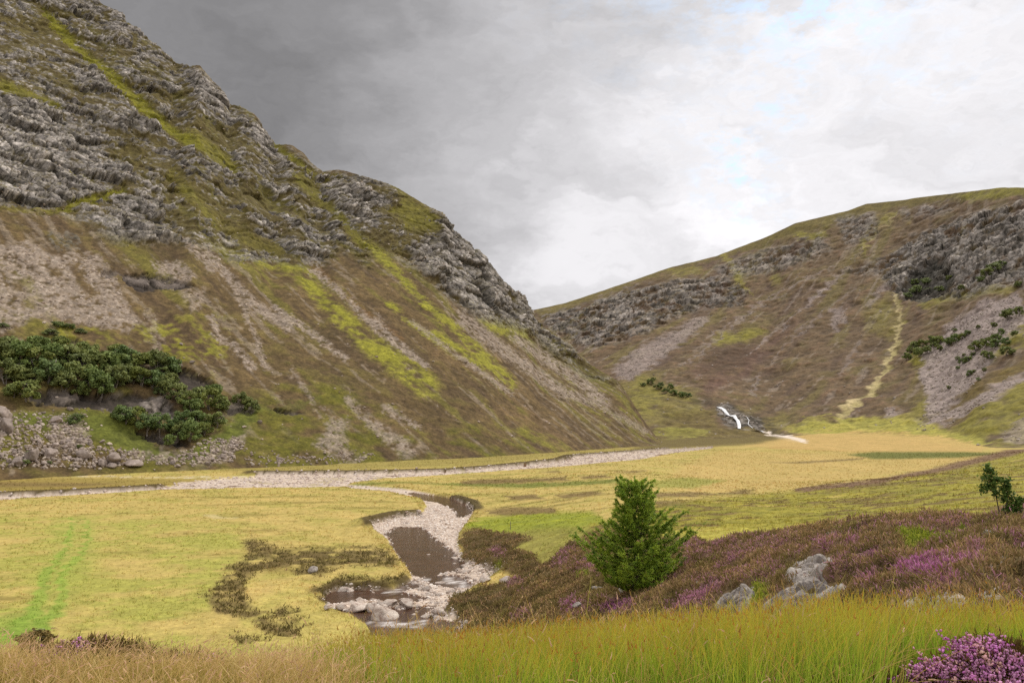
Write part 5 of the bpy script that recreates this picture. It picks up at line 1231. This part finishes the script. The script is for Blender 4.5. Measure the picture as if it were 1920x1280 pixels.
# --- waterfall
def mat_fall():
    m, nt, b = nodes_of("white_water"); tc = nd(nt, "ShaderNodeTexCoord")
    mp = nd(nt, "ShaderNodeMapping"); mp.inputs["Scale"].default_value = (1.2, 1.2, 0.25); nt.links.new(tc.outputs["Object"], mp.inputs[0])
    n1 = noise(nt, 1.0, 4, 0.6, mp.outputs[0]); cr = nd(nt, "ShaderNodeValToRGB"); nt.links.new(n1.outputs["Fac"], cr.inputs[0])
    cr.color_ramp.elements[0].position = 0.3; cr.color_ramp.elements[0].color = (0.30, 0.28, 0.26, 1); cr.color_ramp.elements[1].position = 0.5; cr.color_ramp.elements[1].color = (0.78, 0.78, 0.78, 1)
    nt.links.new(cr.outputs[0], b.inputs["Base Color"]); b.inputs["Roughness"].default_value = 0.5
    return m
def falls(pts, mat, parent, name, loc):
    co, fa = [], []
    for k, (px, py, w) in enumerate(pts):
        s = spot(px, py, HILL); r = math.hypot(s.x, s.y); hw = w * r / F / 2
        d = Vector((s.x, s.y, 0)).normalized(); e = Vector((d.y, -d.x, 0))
        for t in (-1, -0.5, 0, 0.5, 1):
            co.append(s - d * (1.0 + 0.9 * (1 - t * t)) + e * hw * t + Vector((0, 0, 0.5)) - loc)
        if k:
            b = (k - 1) * 5
            for q in range(4): fa += [b + q, b + q + 1, b + q + 6, b + q + 5]
    return link(name, new_mesh(name, np.array([c[:] for c in co]), np.array(fa), 4, mat), parent)
MF = mat_fall(); wl = spot(1385, 804, HILL)
wf = thing("waterfall", wl, "white waterfall dropping in two steps over pale rock at the head of the glen", "waterfall")
falls([(1349, 764, 9), (1356, 768, 7), (1360, 773, 6), (1365, 779, 6), (1374, 781, 5)], MF, wf, "upper_cascade", wl)
falls([(1376, 779, 8), (1380, 784, 6), (1383, 790, 6), (1385, 797, 6), (1386, 804, 5)], MF, wf, "lower_plunge", wl)
falls([(1400, 782, 1.3), (1405, 788, 1.3), (1402, 795, 1.3), (1410, 803, 1.3)], MF, wf, "side_strand", wl)
falls([(1412, 807, 5), (1424, 808, 8), (1430, 811, 5)], MF, wf, "outflow", wl)

# ------------------------------------------------------------------ trees and bushes
def mat_bark(name, a, b_, scale):
    m, nt, b = nodes_of(name); tc = nd(nt, "ShaderNodeTexCoord")
    n1 = noise(nt, scale, 4, 0.7, tc.outputs["Object"]); cr = nd(nt, "ShaderNodeValToRGB"); nt.links.new(n1.outputs["Fac"], cr.inputs[0])
    cr.color_ramp.elements[0].position = 0.35; cr.color_ramp.elements[0].color = (*a, 1); cr.color_ramp.elements[1].position = 0.65; cr.color_ramp.elements[1].color = (*b_, 1)
    nt.links.new(cr.outputs[0], b.inputs["Base Color"]); b.inputs["Roughness"].default_value = 0.9
    return m
M_BARK = mat_bark("dark_bark", lin(52, 42, 32), lin(92, 78, 64), 9)
M_BIRCHBARK = mat_bark("birch_bark", lin(74, 66, 60), lin(150, 140, 130), 3)
def tubes(paths, sides=6):
    """paths: list of (points Nx3, radii N) -> co, quads"""
    co, fa, o = [], [], 0
    for P, rad in paths:
        P = np.asarray(P, float); n = len(P)
        T = np.gradient(P, axis=0); T = unit(T)
        ref = np.array([0.31, 0.95, 0.05]); A = unit(np.cross(T, ref)); B = np.cross(T, A)
        an = np.linspace(0, 2 * PI, sides, endpoint=False)
        ring = P[:, None] + (A[:, None] * np.cos(an)[None, :, None] + B[:, None] * np.sin(an)[None, :, None]) * np.asarray(rad)[:, None, None]
        co.append(ring.reshape(-1, 3))
        for k in range(n - 1):
            for s in range(sides):
                fa.append([o + k * sides + s, o + k * sides + (s + 1) % sides, o + (k + 1) * sides + (s + 1) % sides, o + (k + 1) * sides + s])
        o += n * sides
    return np.concatenate(co), np.array(fa)
def leaves(c, size, nrm_, cols, aspect=0.6):
    """one four-cornered leaf per centre"""
    n = len(c); t = unit(np.cross(nrm_, rvec(n))); b = np.cross(unit(nrm_), t)
    s = size[:, None]
    q = np.stack([c - t * s, c - b * s * aspect, c + t * s, c + b * s * aspect], 1)
    return q.reshape(-1, 3), np.arange(n * 4).reshape(n, 4), np.repeat(cols, 4, 0)

# young conifer on the heather bank
def conifer():
    rng = np.random.default_rng(42)
    base = spot(1193, 1110, near); H = 6.1
    t = thing("conifer_tree", base, "bushy green young conifer standing alone on the heather bank", "tree")
    trunk = [(np.array([[0.02 * math.sin(z * 1.3), 0.02 * math.cos(z), z - 0.25] for z in np.linspace(0, H, 14)]), np.linspace(0.13, 0.012, 14))]
    limbs, tips = [], []
    nb = 175
    for k in range(nb):
        u = (k + rng.uniform(0, 1)) / nb
        z = 0.25 + (H - 0.45) * u ** 1.12
        f = z / H
        L = (3.5 * (1 - f) ** 0.72 + 0.16) * (0.55 + 0.45 * min(1, f / 0.22)) * (1 + 0.15 * math.sin(11 * f + 3 * math.cos(k * 2.399)) + 0.10 * math.sin(3 * k * 2.399 + 1)) * rng.uniform(0.60, 1.08)
        a = k * 2.399 + rng.uniform(-0.4, 0.4)
        if f < 0.45 and math.cos(a) > 0.45: L *= 1.12
        if 0.4 < f < 0.72 and math.cos(a) < -0.2: L *= 0.85
        d = np.array([math.cos(a), math.sin(a), 0])
        rise = rng.uniform(-0.08, 0.16) + 0.26 * f
        s = np.linspace(0, 1, 6)
        P = np.array([0, 0, z - 0.25]) + d[None] * (L * s)[:, None] + UP * (L * (rise * s + 0.22 * s * s - 0.12 * np.sin(s * PI)))[:, None] + rng.normal(0, 0.03, (6, 3))
        limbs.append((P, np.linspace(0.030 * (1 - 0.6 * f), 0.006, 6)))
        nt_ = int(4 + L * 8)
        for j in range(nt_):
            q = rng.uniform(0.22, 1.0); c = np.array([np.interp(q, s, P[:, e]) for e in range(3)])
            sd_ = np.cross(d, UP) * rng.choice((-1, 1)); l2 = rng.uniform(0.16, 0.55) * (1.1 - 0.5 * q) * min(1, L)
            dirn = d * rng.uniform(0.2, 0.8) + sd_ * rng.uniform(0.2, 1.0) + UP * rng.uniform(-0.15, 0.75); dirn /= np.linalg.norm(dirn)
            tips.append((c, c + dirn * l2))
        tips.append((P[-2], P[-1] + (P[-1] - P[-2]) * 0.5))
    for z in np.linspace(H * 0.8, H - 0.2, 8): tips.append((np.array([0, 0, z - 0.3]), np.array([rng.normal(0, 0.03), 0, z + 0.1])))
    co, fa = tubes(trunk + limbs, 5)
    link("trunk", new_mesh("conifer_trunk", co, fa, 4, M_BARK), t)
    A = np.array([x[0] for x in tips]); B = np.array([x[1] for x in tips])
    per = 58
    u = rng.random((len(A), per)); c = (A[:, None] + (B - A)[:, None] * u[..., None] + rng.normal(0, 0.016, (len(A), per, 3))).reshape(-1, 3)
    ax = np.repeat(unit(B - A), per, 0)
    nd_ = unit(ax * 0.7 + rng.normal(0, 0.7, (len(c), 3)))
    shade = np.repeat(rng.uniform(0, 1, len(A)), per)[:, None]
    cb = lin(80, 104, 36) * (1 - shade) + lin(122, 148, 46) * shade; ct = lin(128, 160, 54) * (1 - shade) + lin(194, 210, 74) * shade
    co, fa, cc = ribbons(c, nd_, rng.uniform(0.06, 0.12, len(c)), rng.normal(0, 0.1, (len(c), 3)), rng.uniform(0.020, 0.032, len(c)), 1, cb, ct, tipw=0.4)
    # the ribbon helper turns blades to the eye from world roots: shift roots first
    link("crown", new_mesh("conifer_crown", co, fa, 4, M_LEAF, cc, smooth=False), t)
conifer()

def sapling():
    rng = np.random.default_rng(8)
    base = spot(1880, 978, near & (Rf_ < 50)); r = math.hypot(base.x, base.y); m = r / F      # metres per photo pixel here
    t = thing("sapling_tree", base, "slender two-stemmed young tree with leafy tops rising from the heather edge", "tree")
    st1 = np.array([[-4, 0, -6], [-5, 0, 15], [-8, 1, 40], [-13, 0, 62], [-19, 0, 84]]) * m; st2 = np.array([[3, 0, -6], [5, 1, 14], [9, 0, 34], [10, 0, 52], [8, 0, 66]]) * m
    st3 = np.array([[8, 1, -6], [14, 1, 12], [20, 1, 24], [24, 0, 34]]) * m
    br = []
    cl = []
    for S, rad in ((st1, .03), (st2, .025), (st3, .02)):
        br.append((S, np.linspace(rad, .006, len(S))))
    for x, y, z, sp in ((-19, 0, 84, 7), (-14, 0, 76, 8), (-22, 1, 70, 8), (-14, -2, 64, 9), (-22, 0, 56, 7), (-28, 0, 52, 7), (-11, 2, 54, 8), (-8, 0, 44, 7), (-4, 0, 66, 6), (8, 0, 64, 7), (5, 0, 52, 7), (11, 1, 56, 6), (10, 0, 44, 8), (16, 2, 38, 8), (4, 1, 36, 7), (20, 0, 28, 9), (12, 0, 24, 9), (26, 0, 30, 7), (24, 1, 20, 8), (15, -2, 14, 8), (30, 0, 36, 6), (6, 0, 18, 6), (-6, 0, 10, 4), (20, 0, 8, 6)):
        cl.append((np.array([x, y, z]) * m, sp * m))
        s0 = min((st1, st2, st3), key=lambda S: np.linalg.norm(S - cl[-1][0], axis=1).min()); e = s0[np.argmin(np.linalg.norm(s0 - cl[-1][0], axis=1))]
        br.append((np.array([e, (e + cl[-1][0]) / 2 + [0, 0, -0.03], cl[-1][0]]), np.array([.01, .007, .004])))
    co, fa = tubes(br, 5); link("trunk", new_mesh("sapling_stems", co, fa, 4, M_BARK), t)
    C = np.concatenate([c + rng.normal(0, s * 0.48, (95, 3)) for c, s in cl]); n = len(C)
    co, fa, cc = leaves(C, rng.uniform(0.04, 0.07, n), rng.normal(0, 1, (n, 3)) + UP, pick(n, lin(62, 84, 36), lin(86, 110, 46), lin(116, 136, 64)))
    link("crown", new_mesh("sapling_crown", co, fa, 4, M_LEAF, cc, smooth=False), t)
sapling()

def birch_meshes(seed, kind):
    rng = np.random.default_rng(seed)
    # unit tree: height 1, crown about 1.05 wide
    paths, cl = [], []
    for k in range(3 if kind != "bush" else 4):
        a = rng.uniform(0, 2 * PI); sp = rng.uniform(0.05, 0.22)
        s = np.linspace(0, 1, 5)[:, None]; top = np.array([math.cos(a) * sp, math.sin(a) * sp, rng.uniform(0.6, 0.85)])
        P = top[None] * s + np.array([0, 0, -0.06]) * (1 - s) + rng.normal(0, 0.012, (5, 3)); paths.append((P, np.linspace(0.024, 0.006, 5)))
        for j in range(5):
            q = rng.uniform(0.3, 1); b0 = top * q; aa = rng.uniform(0, 2 * PI); e = b0 + np.array([math.cos(aa) * 0.3, math.sin(aa) * 0.3, rng.uniform(0, 0.2)]) * rng.uniform(0.5, 1)
            paths.append((np.array([b0, (b0 + e) / 2, e]), np.array([0.010, 0.007, 0.004])))
    low_ = 0.06 if kind == "bush" else 0.12
    for k in range(24):
        th = rng.uniform(0, 2 * PI); ph = rng.uniform(-0.75, 1.4); rr = rng.uniform(0.6, 1.0)
        cl.append((np.array([math.cos(th) * math.cos(ph) * 0.42 * rr, math.sin(th) * math.cos(ph) * 0.42 * rr, 0.50 + 0.38 * math.sin(ph) * rr - (0.1 if kind == "bush" else 0)]), rng.uniform(0.10, 0.17), rng.uniform(0, 1)))
    C, N, K = [], [], []
    for c, s, tone in cl:
        n = 85; v = rng.normal(0, 1, (n, 3)); v /= np.linalg.norm(v, axis=1)[:, None]; v[:, 2] *= 0.8
        C.append(c + v * s * rng.uniform(0.55, 1.08, n)[:, None]); N.append(v + rng.normal(0, 0.5, (n, 3)) + UP * 0.4)
        w = np.clip(tone * 0.7 + rng.uniform(0, 0.45, n), 0, 1)[:, None]
        K.append(lin(78, 94, 52) * (1 - w) + lin(142, 154, 96) * w)
    C, N, K = np.concatenate(C), np.concatenate(N), np.concatenate(K)
    if kind == 'bush' and seed == 650: K = K * 0.35 + pick(len(K), lin(88, 64, 38), lin(116, 88, 52))
    K = K * np.array([rng.uniform(0.92, 1.18), rng.uniform(0.92, 1.08), rng.uniform(0.7, 0.98)])
    keep_ = C[:, 2] > low_ * 0.6
    C, N, K = C[keep_], N[keep_], K[keep_]
    co, fa = tubes(paths, 5); tm = new_mesh("birch_trunk", co, fa, 4, M_BIRCHBARK)
    co, fa, cc = leaves(C, rng.uniform(0.026, 0.052, len(C)), N, K, 0.7); cm = new_mesh("birch_crown", co, fa, 4, M_LEAF, cc, smooth=False)
    return tm, cm
BIRCH = [birch_meshes(500 + k, "tree") for k in range(9)]; BUSH = [birch_meshes(600 + k, "bush") for k in range(4)]
def broadleaf(px, py, w, label, group=None, layer=None, kinds=BIRCH, hr=1.0, name="birch_tree", cat="tree"):
    s = spot(px, py, layer)
    if s is None: return
    r = math.hypot(s.x, s.y); W = w * r / F
    t = thing(name, (s.x, s.y, s.z - 0.1 * W), label, cat, group, rr_.uniform(-PI, PI), (W * 1.0, W * 1.0, W * hr * rr_.uniform(0.9, 1.1)))
    tm, cm = kinds[rr_.randrange(len(kinds))]
    link("trunk", tm, t); link("crown", cm, t)
UPPER = [(0, 690, 56), (32, 688, 54), (64, 692, 58), (96, 686, 52), (128, 690, 56), (152, 698, 50), (178, 692, 52), (206, 698, 54), (235, 690, 50), (262, 698, 54), (292, 700, 52), (316, 706, 48), (18, 668, 44), (70, 664, 46), (110, 666, 40), (160, 672, 40), (222, 672, 40)]
MIDDLE = [(10, 722, 50), (90, 720, 50), (118, 730, 46), (142, 718, 48), (168, 728, 46), (192, 736, 44), (216, 726, 46), (242, 716, 44), (264, 724, 46), (286, 730, 44), (308, 740, 42), (330, 752, 42), (24, 748, 34), (150, 742, 36), (185, 744, 34)]
FRONT = [(346, 764, 40), (362, 778, 40), (340, 802, 40), (370, 804, 42), (356, 826, 42), (330, 824, 44), (300, 816, 44), (276, 812, 42), (256, 797, 40), (236, 792, 38), (224, 784, 30), (405, 800, 36), (382, 815, 34), (318, 838, 26)]
SIDE_ = [(390, 768, 46), (374, 756, 40), (412, 774, 40), (400, 746, 36)]
for x, y, w in UPPER: broadleaf(x, y, w, "grey green birch in the dense upper rank of the wood over the dark crag", "birches of the upper rank", MTN, hr=0.9)
for x, y, w in MIDDLE: broadleaf(x, y, w, "birch along the brink of the dark crag, in front of the upper rank", "birches along the crag's brink", MTN, hr=0.95)
for x, y, w in FRONT: broadleaf(x, y, w, "birch rooted on or under the face of the dark crag, above bright grass", "birches on the crag face", MTN, hr=0.95)
for x, y, w in SIDE_: broadleaf(x, y, w, "birch on the shoulder between the pale crag face and the small dark ledge", "birches on the shoulder", MTN)
for k in range(26):
    x = rr_.uniform(0, 330); broadleaf(x, 700 + rr_.uniform(-22, 30) + 0.05 * x, rr_.uniform(26, 38), "low birch scrub filling gaps between the ranks of the wood", "scrub inside the wood", MTN, BUSH, 0.7, "bush", "bush")
broadleaf(50, 752, 48, "round birch standing free on the crag's brink at the wood's near end", None, MTN)
broadleaf(452, 770, 38, "birch of the outermost pair on the small ledge at the wood's end", "outermost pair of birches", MTN); broadleaf(472, 774, 32, "birch of the outermost pair on the small ledge at the wood's end", "outermost pair of birches", MTN)
broadleaf(140, 792, 28, "round bush alone on the grass below the dark crag", None, MTN, BUSH, 0.95, "bush", "bush")
for x, y, w in ((95, 626, 30), (108, 612, 24), (132, 614, 22), (80, 640, 26), (6, 612, 22), (62, 640, 20), (150, 624, 22), (215, 652, 18), (6, 645, 30), (108, 640, 22)): broadleaf(x, y, w, "low green bush between the scree and the birch wood", "bushes above the wood", MTN, BUSH, 0.55, "bush", "bush")
for x, y, w in ((60, 852, 22), (45, 868, 18), (150, 838, 12), (92, 868, 12)): broadleaf(x, y, w, "low green bush among the fallen blocks by the meadow", "bushes in the rockfall", MTN, BUSH, 0.6, "bush", "bush")
for x, y, w in ((1714, 658, 22), (1730, 653, 20), (1746, 648, 22), (1762, 645, 22), (1778, 648, 20), (1792, 643, 20), (1802, 638, 15), (1723, 668, 22), (1706, 662, 16), (1701, 675, 18), (1762, 660, 14), (1738, 664, 18), (1752, 656, 16)): broadleaf(x, y, w, "dark birch in the clump between the pale gully path and the scree fan", "birches beside the gully path", HILL, BIRCH, 0.9)
for x, y, w in ((1830, 658, 24), (1850, 652, 22), (1868, 652, 20), (1886, 647, 18), (1902, 632, 14), (1866, 642, 18), (1846, 670, 16), (1856, 674, 18), (1886, 668, 22), (1899, 666, 13), (1890, 600, 26), (1912, 592, 18), (1876, 628, 14)): broadleaf(x, y, w, "dark birch in the straggling line across the upper part of the scree fan", "birches across the scree fan", HILL, BIRCH, 0.95)
for x, y, w in ((1813, 630, 15), (1790, 621, 10), (1862, 613, 13), (1834, 614, 9), (1805, 682, 16), (1816, 678, 17), (1796, 674, 10), (1826, 666, 10), (1819, 704, 15), (1826, 699, 9), (1846, 696, 9), (1836, 713, 9), (1779, 729, 9), (1796, 692, 9), (1806, 668, 9)): broadleaf(x, y, w, "single dark bush dotted on the grey scree fan", "bushes on the scree fan", HILL, BUSH, 0.85, "bush", "bush")
for x, y, w in ((1862, 508, 24), (1850, 517, 22), (1874, 502, 22), (1840, 527, 18), (1722, 548, 26), (1742, 552, 22), (1702, 557, 18), (1736, 532, 20), (1762, 547, 18), (1716, 532, 16), (1780, 524, 14), (1912, 538, 16), (1802, 542, 14)): broadleaf(x, y, w, "dark bush clinging to the grey cliff above the scree fan", "bushes on the cliff", HILL, BUSH, 0.8, "bush", "bush")
for x, y, w in ((1206, 724, 14), (1219, 720, 17), (1233, 730, 19), (1249, 737, 19), (1264, 740, 19), (1279, 744, 19), (1291, 744, 14), (1240, 724, 14), (1226, 713, 11), (1256, 728, 14)): broadleaf(x, y, w, "green birch in the small grove on the shelf above the waterfall", "birches of the grove", HILL, BIRCH, 0.7)

# heather bushes close by, built sprig by sprig
def heather_bush(px, py, py_r, wpx_, hpx, label, seed, flower, dens=1.0):
    rng = np.random.default_rng(seed); a_ = float(bearing(px, py)[0]); s = Vector((math.sin(a_) * py_r, math.cos(a_) * py_r, 0)); s.z = ground_z(s.x, s.y)
    r = math.hypot(s.x, s.y); W = wpx_ * r / F / 2; Hh = hpx * r / F
    t = thing("heather_bush", s, label, "heather")
    n = int(900 * dens); th = rng.uniform(0, 2 * PI, n); q = np.sqrt(rng.uniform(0, 1, n))
    root = np.stack([np.cos(th) * q * W * 0.75, np.sin(th) * q * W * 0.6, np.full(n, -0.08)], 1)
    dirs = unit(np.stack([np.cos(th) * q * 0.62, np.sin(th) * q * 0.6, np.full(n, 0.85)], 1) + rng.normal(0, 0.16, (n, 3)))
    L = (Hh + 0.08) * (1 - 0.45 * q ** 2.2) / np.maximum(dirs[:, 2], 0.5) * rng.uniform(0.72, 1.05, n)
    tip = root + dirs * L[:, None]
    # needle-leaved shoots along the upper two thirds
    per = 16; u = rng.uniform(0.25, 1.0, (n, per)); c = (root[:, None] + (tip - root)[:, None] * u[..., None] + rng.normal(0, 0.008, (n, per, 3))).reshape(-1, 3)
    ax = unit(np.repeat(dirs, per, 0) + rng.normal(0, 0.5, (n * per, 3)))
    k = n * per
    A = ribbons(c, ax, rng.uniform(0.02, 0.045, k), rng.normal(0, 0.1, (k, 3)), rng.uniform(0.004, 0.008, k), 1, pick(k, lin(62, 44, 22), lin(84, 66, 28)), pick(k, lin(116, 84, 40), lin(94, 88, 36), lin(132, 96, 52)), tipw=0.5)
    B = ribbons(root, dirs, L, rng.normal(0, 0.03, (n, 3)), np.full(n, 0.005), 2, pick(n, lin(58, 44, 30)), pick(n, lin(92, 70, 40)))
    co, fa, cc = join([A, B]); link("foliage", new_mesh("heather_foliage", co, fa, 4, M_HEATH, cc, smooth=False), t)
    sel = flower(tip / np.array([W, W, Hh]), rng); ft = tip[sel]
    if len(ft):
        m_ = 10; c = (ft[:, None] - (dirs[sel] * 0.11)[:, None] * rng.uniform(0, 1, (len(ft), m_, 1)) * (Hh / 0.35) + rng.normal(0, 0.009, (len(ft), m_, 3))).reshape(-1, 3)
        fc = np.repeat(pick(len(ft), lin(214, 138, 200), lin(232, 176, 206), lin(204, 120, 190), lin(240, 194, 180)), m_, 0) * rng.uniform(0.8, 1.2, (len(c), 1))
        co, fa, cc = stones(c, rng.uniform(0.005, 0.010, len(c)), fc, flat=(0.8, 1.1), sink=0)
        link("blossom", new_mesh("heather_blossom", co, fa, 3, M_HEATH, cc, smooth=False), t)
heather_bush(1886, 1270, 5.2, 40, 84, "heather bush topped with bright pink flowers beside the rushes, nearest the viewer", 71, lambda q, rng: (q[:, 2] * 0.8 + 0.75 * np.maximum(-q[:, 0] - 0.1, 0) - 0.7 * np.maximum(q[:, 0] - 0.1, 0) + rng.normal(0, 0.2, len(q)) > 0.80), 1.9)
heather_bush(1776, 1270, 5.2, 56, 52, "small purple flowered heather sprig at the foot of the big pink bush", 72, lambda q, rng: (q[:, 2] + rng.normal(0, 0.2, len(q)) > 0.55), 0.45)
heather_bush(160, 1270, 7.0, 215, 52, "long dark green heather cushion with a few purple tips in the dry grass", 73, lambda q, rng: (q[:, 0] < 0.0) & (q[:, 2] > 0.6) & (rng.random(len(q)) < 0.3), 1.6)
heather_bush(335, 1266, 7.4, 120, 42, "smaller dark heather cushion in the dry grass beside the long one", 74, lambda q, rng: (rng.random(len(q)) < 0.04), 0.9)
heather_bush(1600, 1270, 5.2, 130, 44, "brown withered heather among the rush stems near the pink bush", 75, lambda q, rng: (rng.random(len(q)) < 0.03), 0.9)
# a dark bush on the meadow, just over the brow
broadleaf(66, 1222, 58, "dark brown pointed bush on the green meadow by the wheel tracks", None, LOW & (Rf_ > 45), [birch_meshes(650, 'bush')], 1.0, "bush", "bush")
# thin stake
s = spot(957, 992, LOW); co, fa = tubes([(np.array([[0, 0, -0.2], [0.01, 0, 0.5], [0.0, 0, 1.15]]), np.array([0.05, 0.045, 0.04]))], 6)
o = link("stake", new_mesh("stake", co, fa, 4, M_BIRCHBARK)); o.location = s; tag(o, "thin pale stake upright in the bright rushes across the stream", "stake")
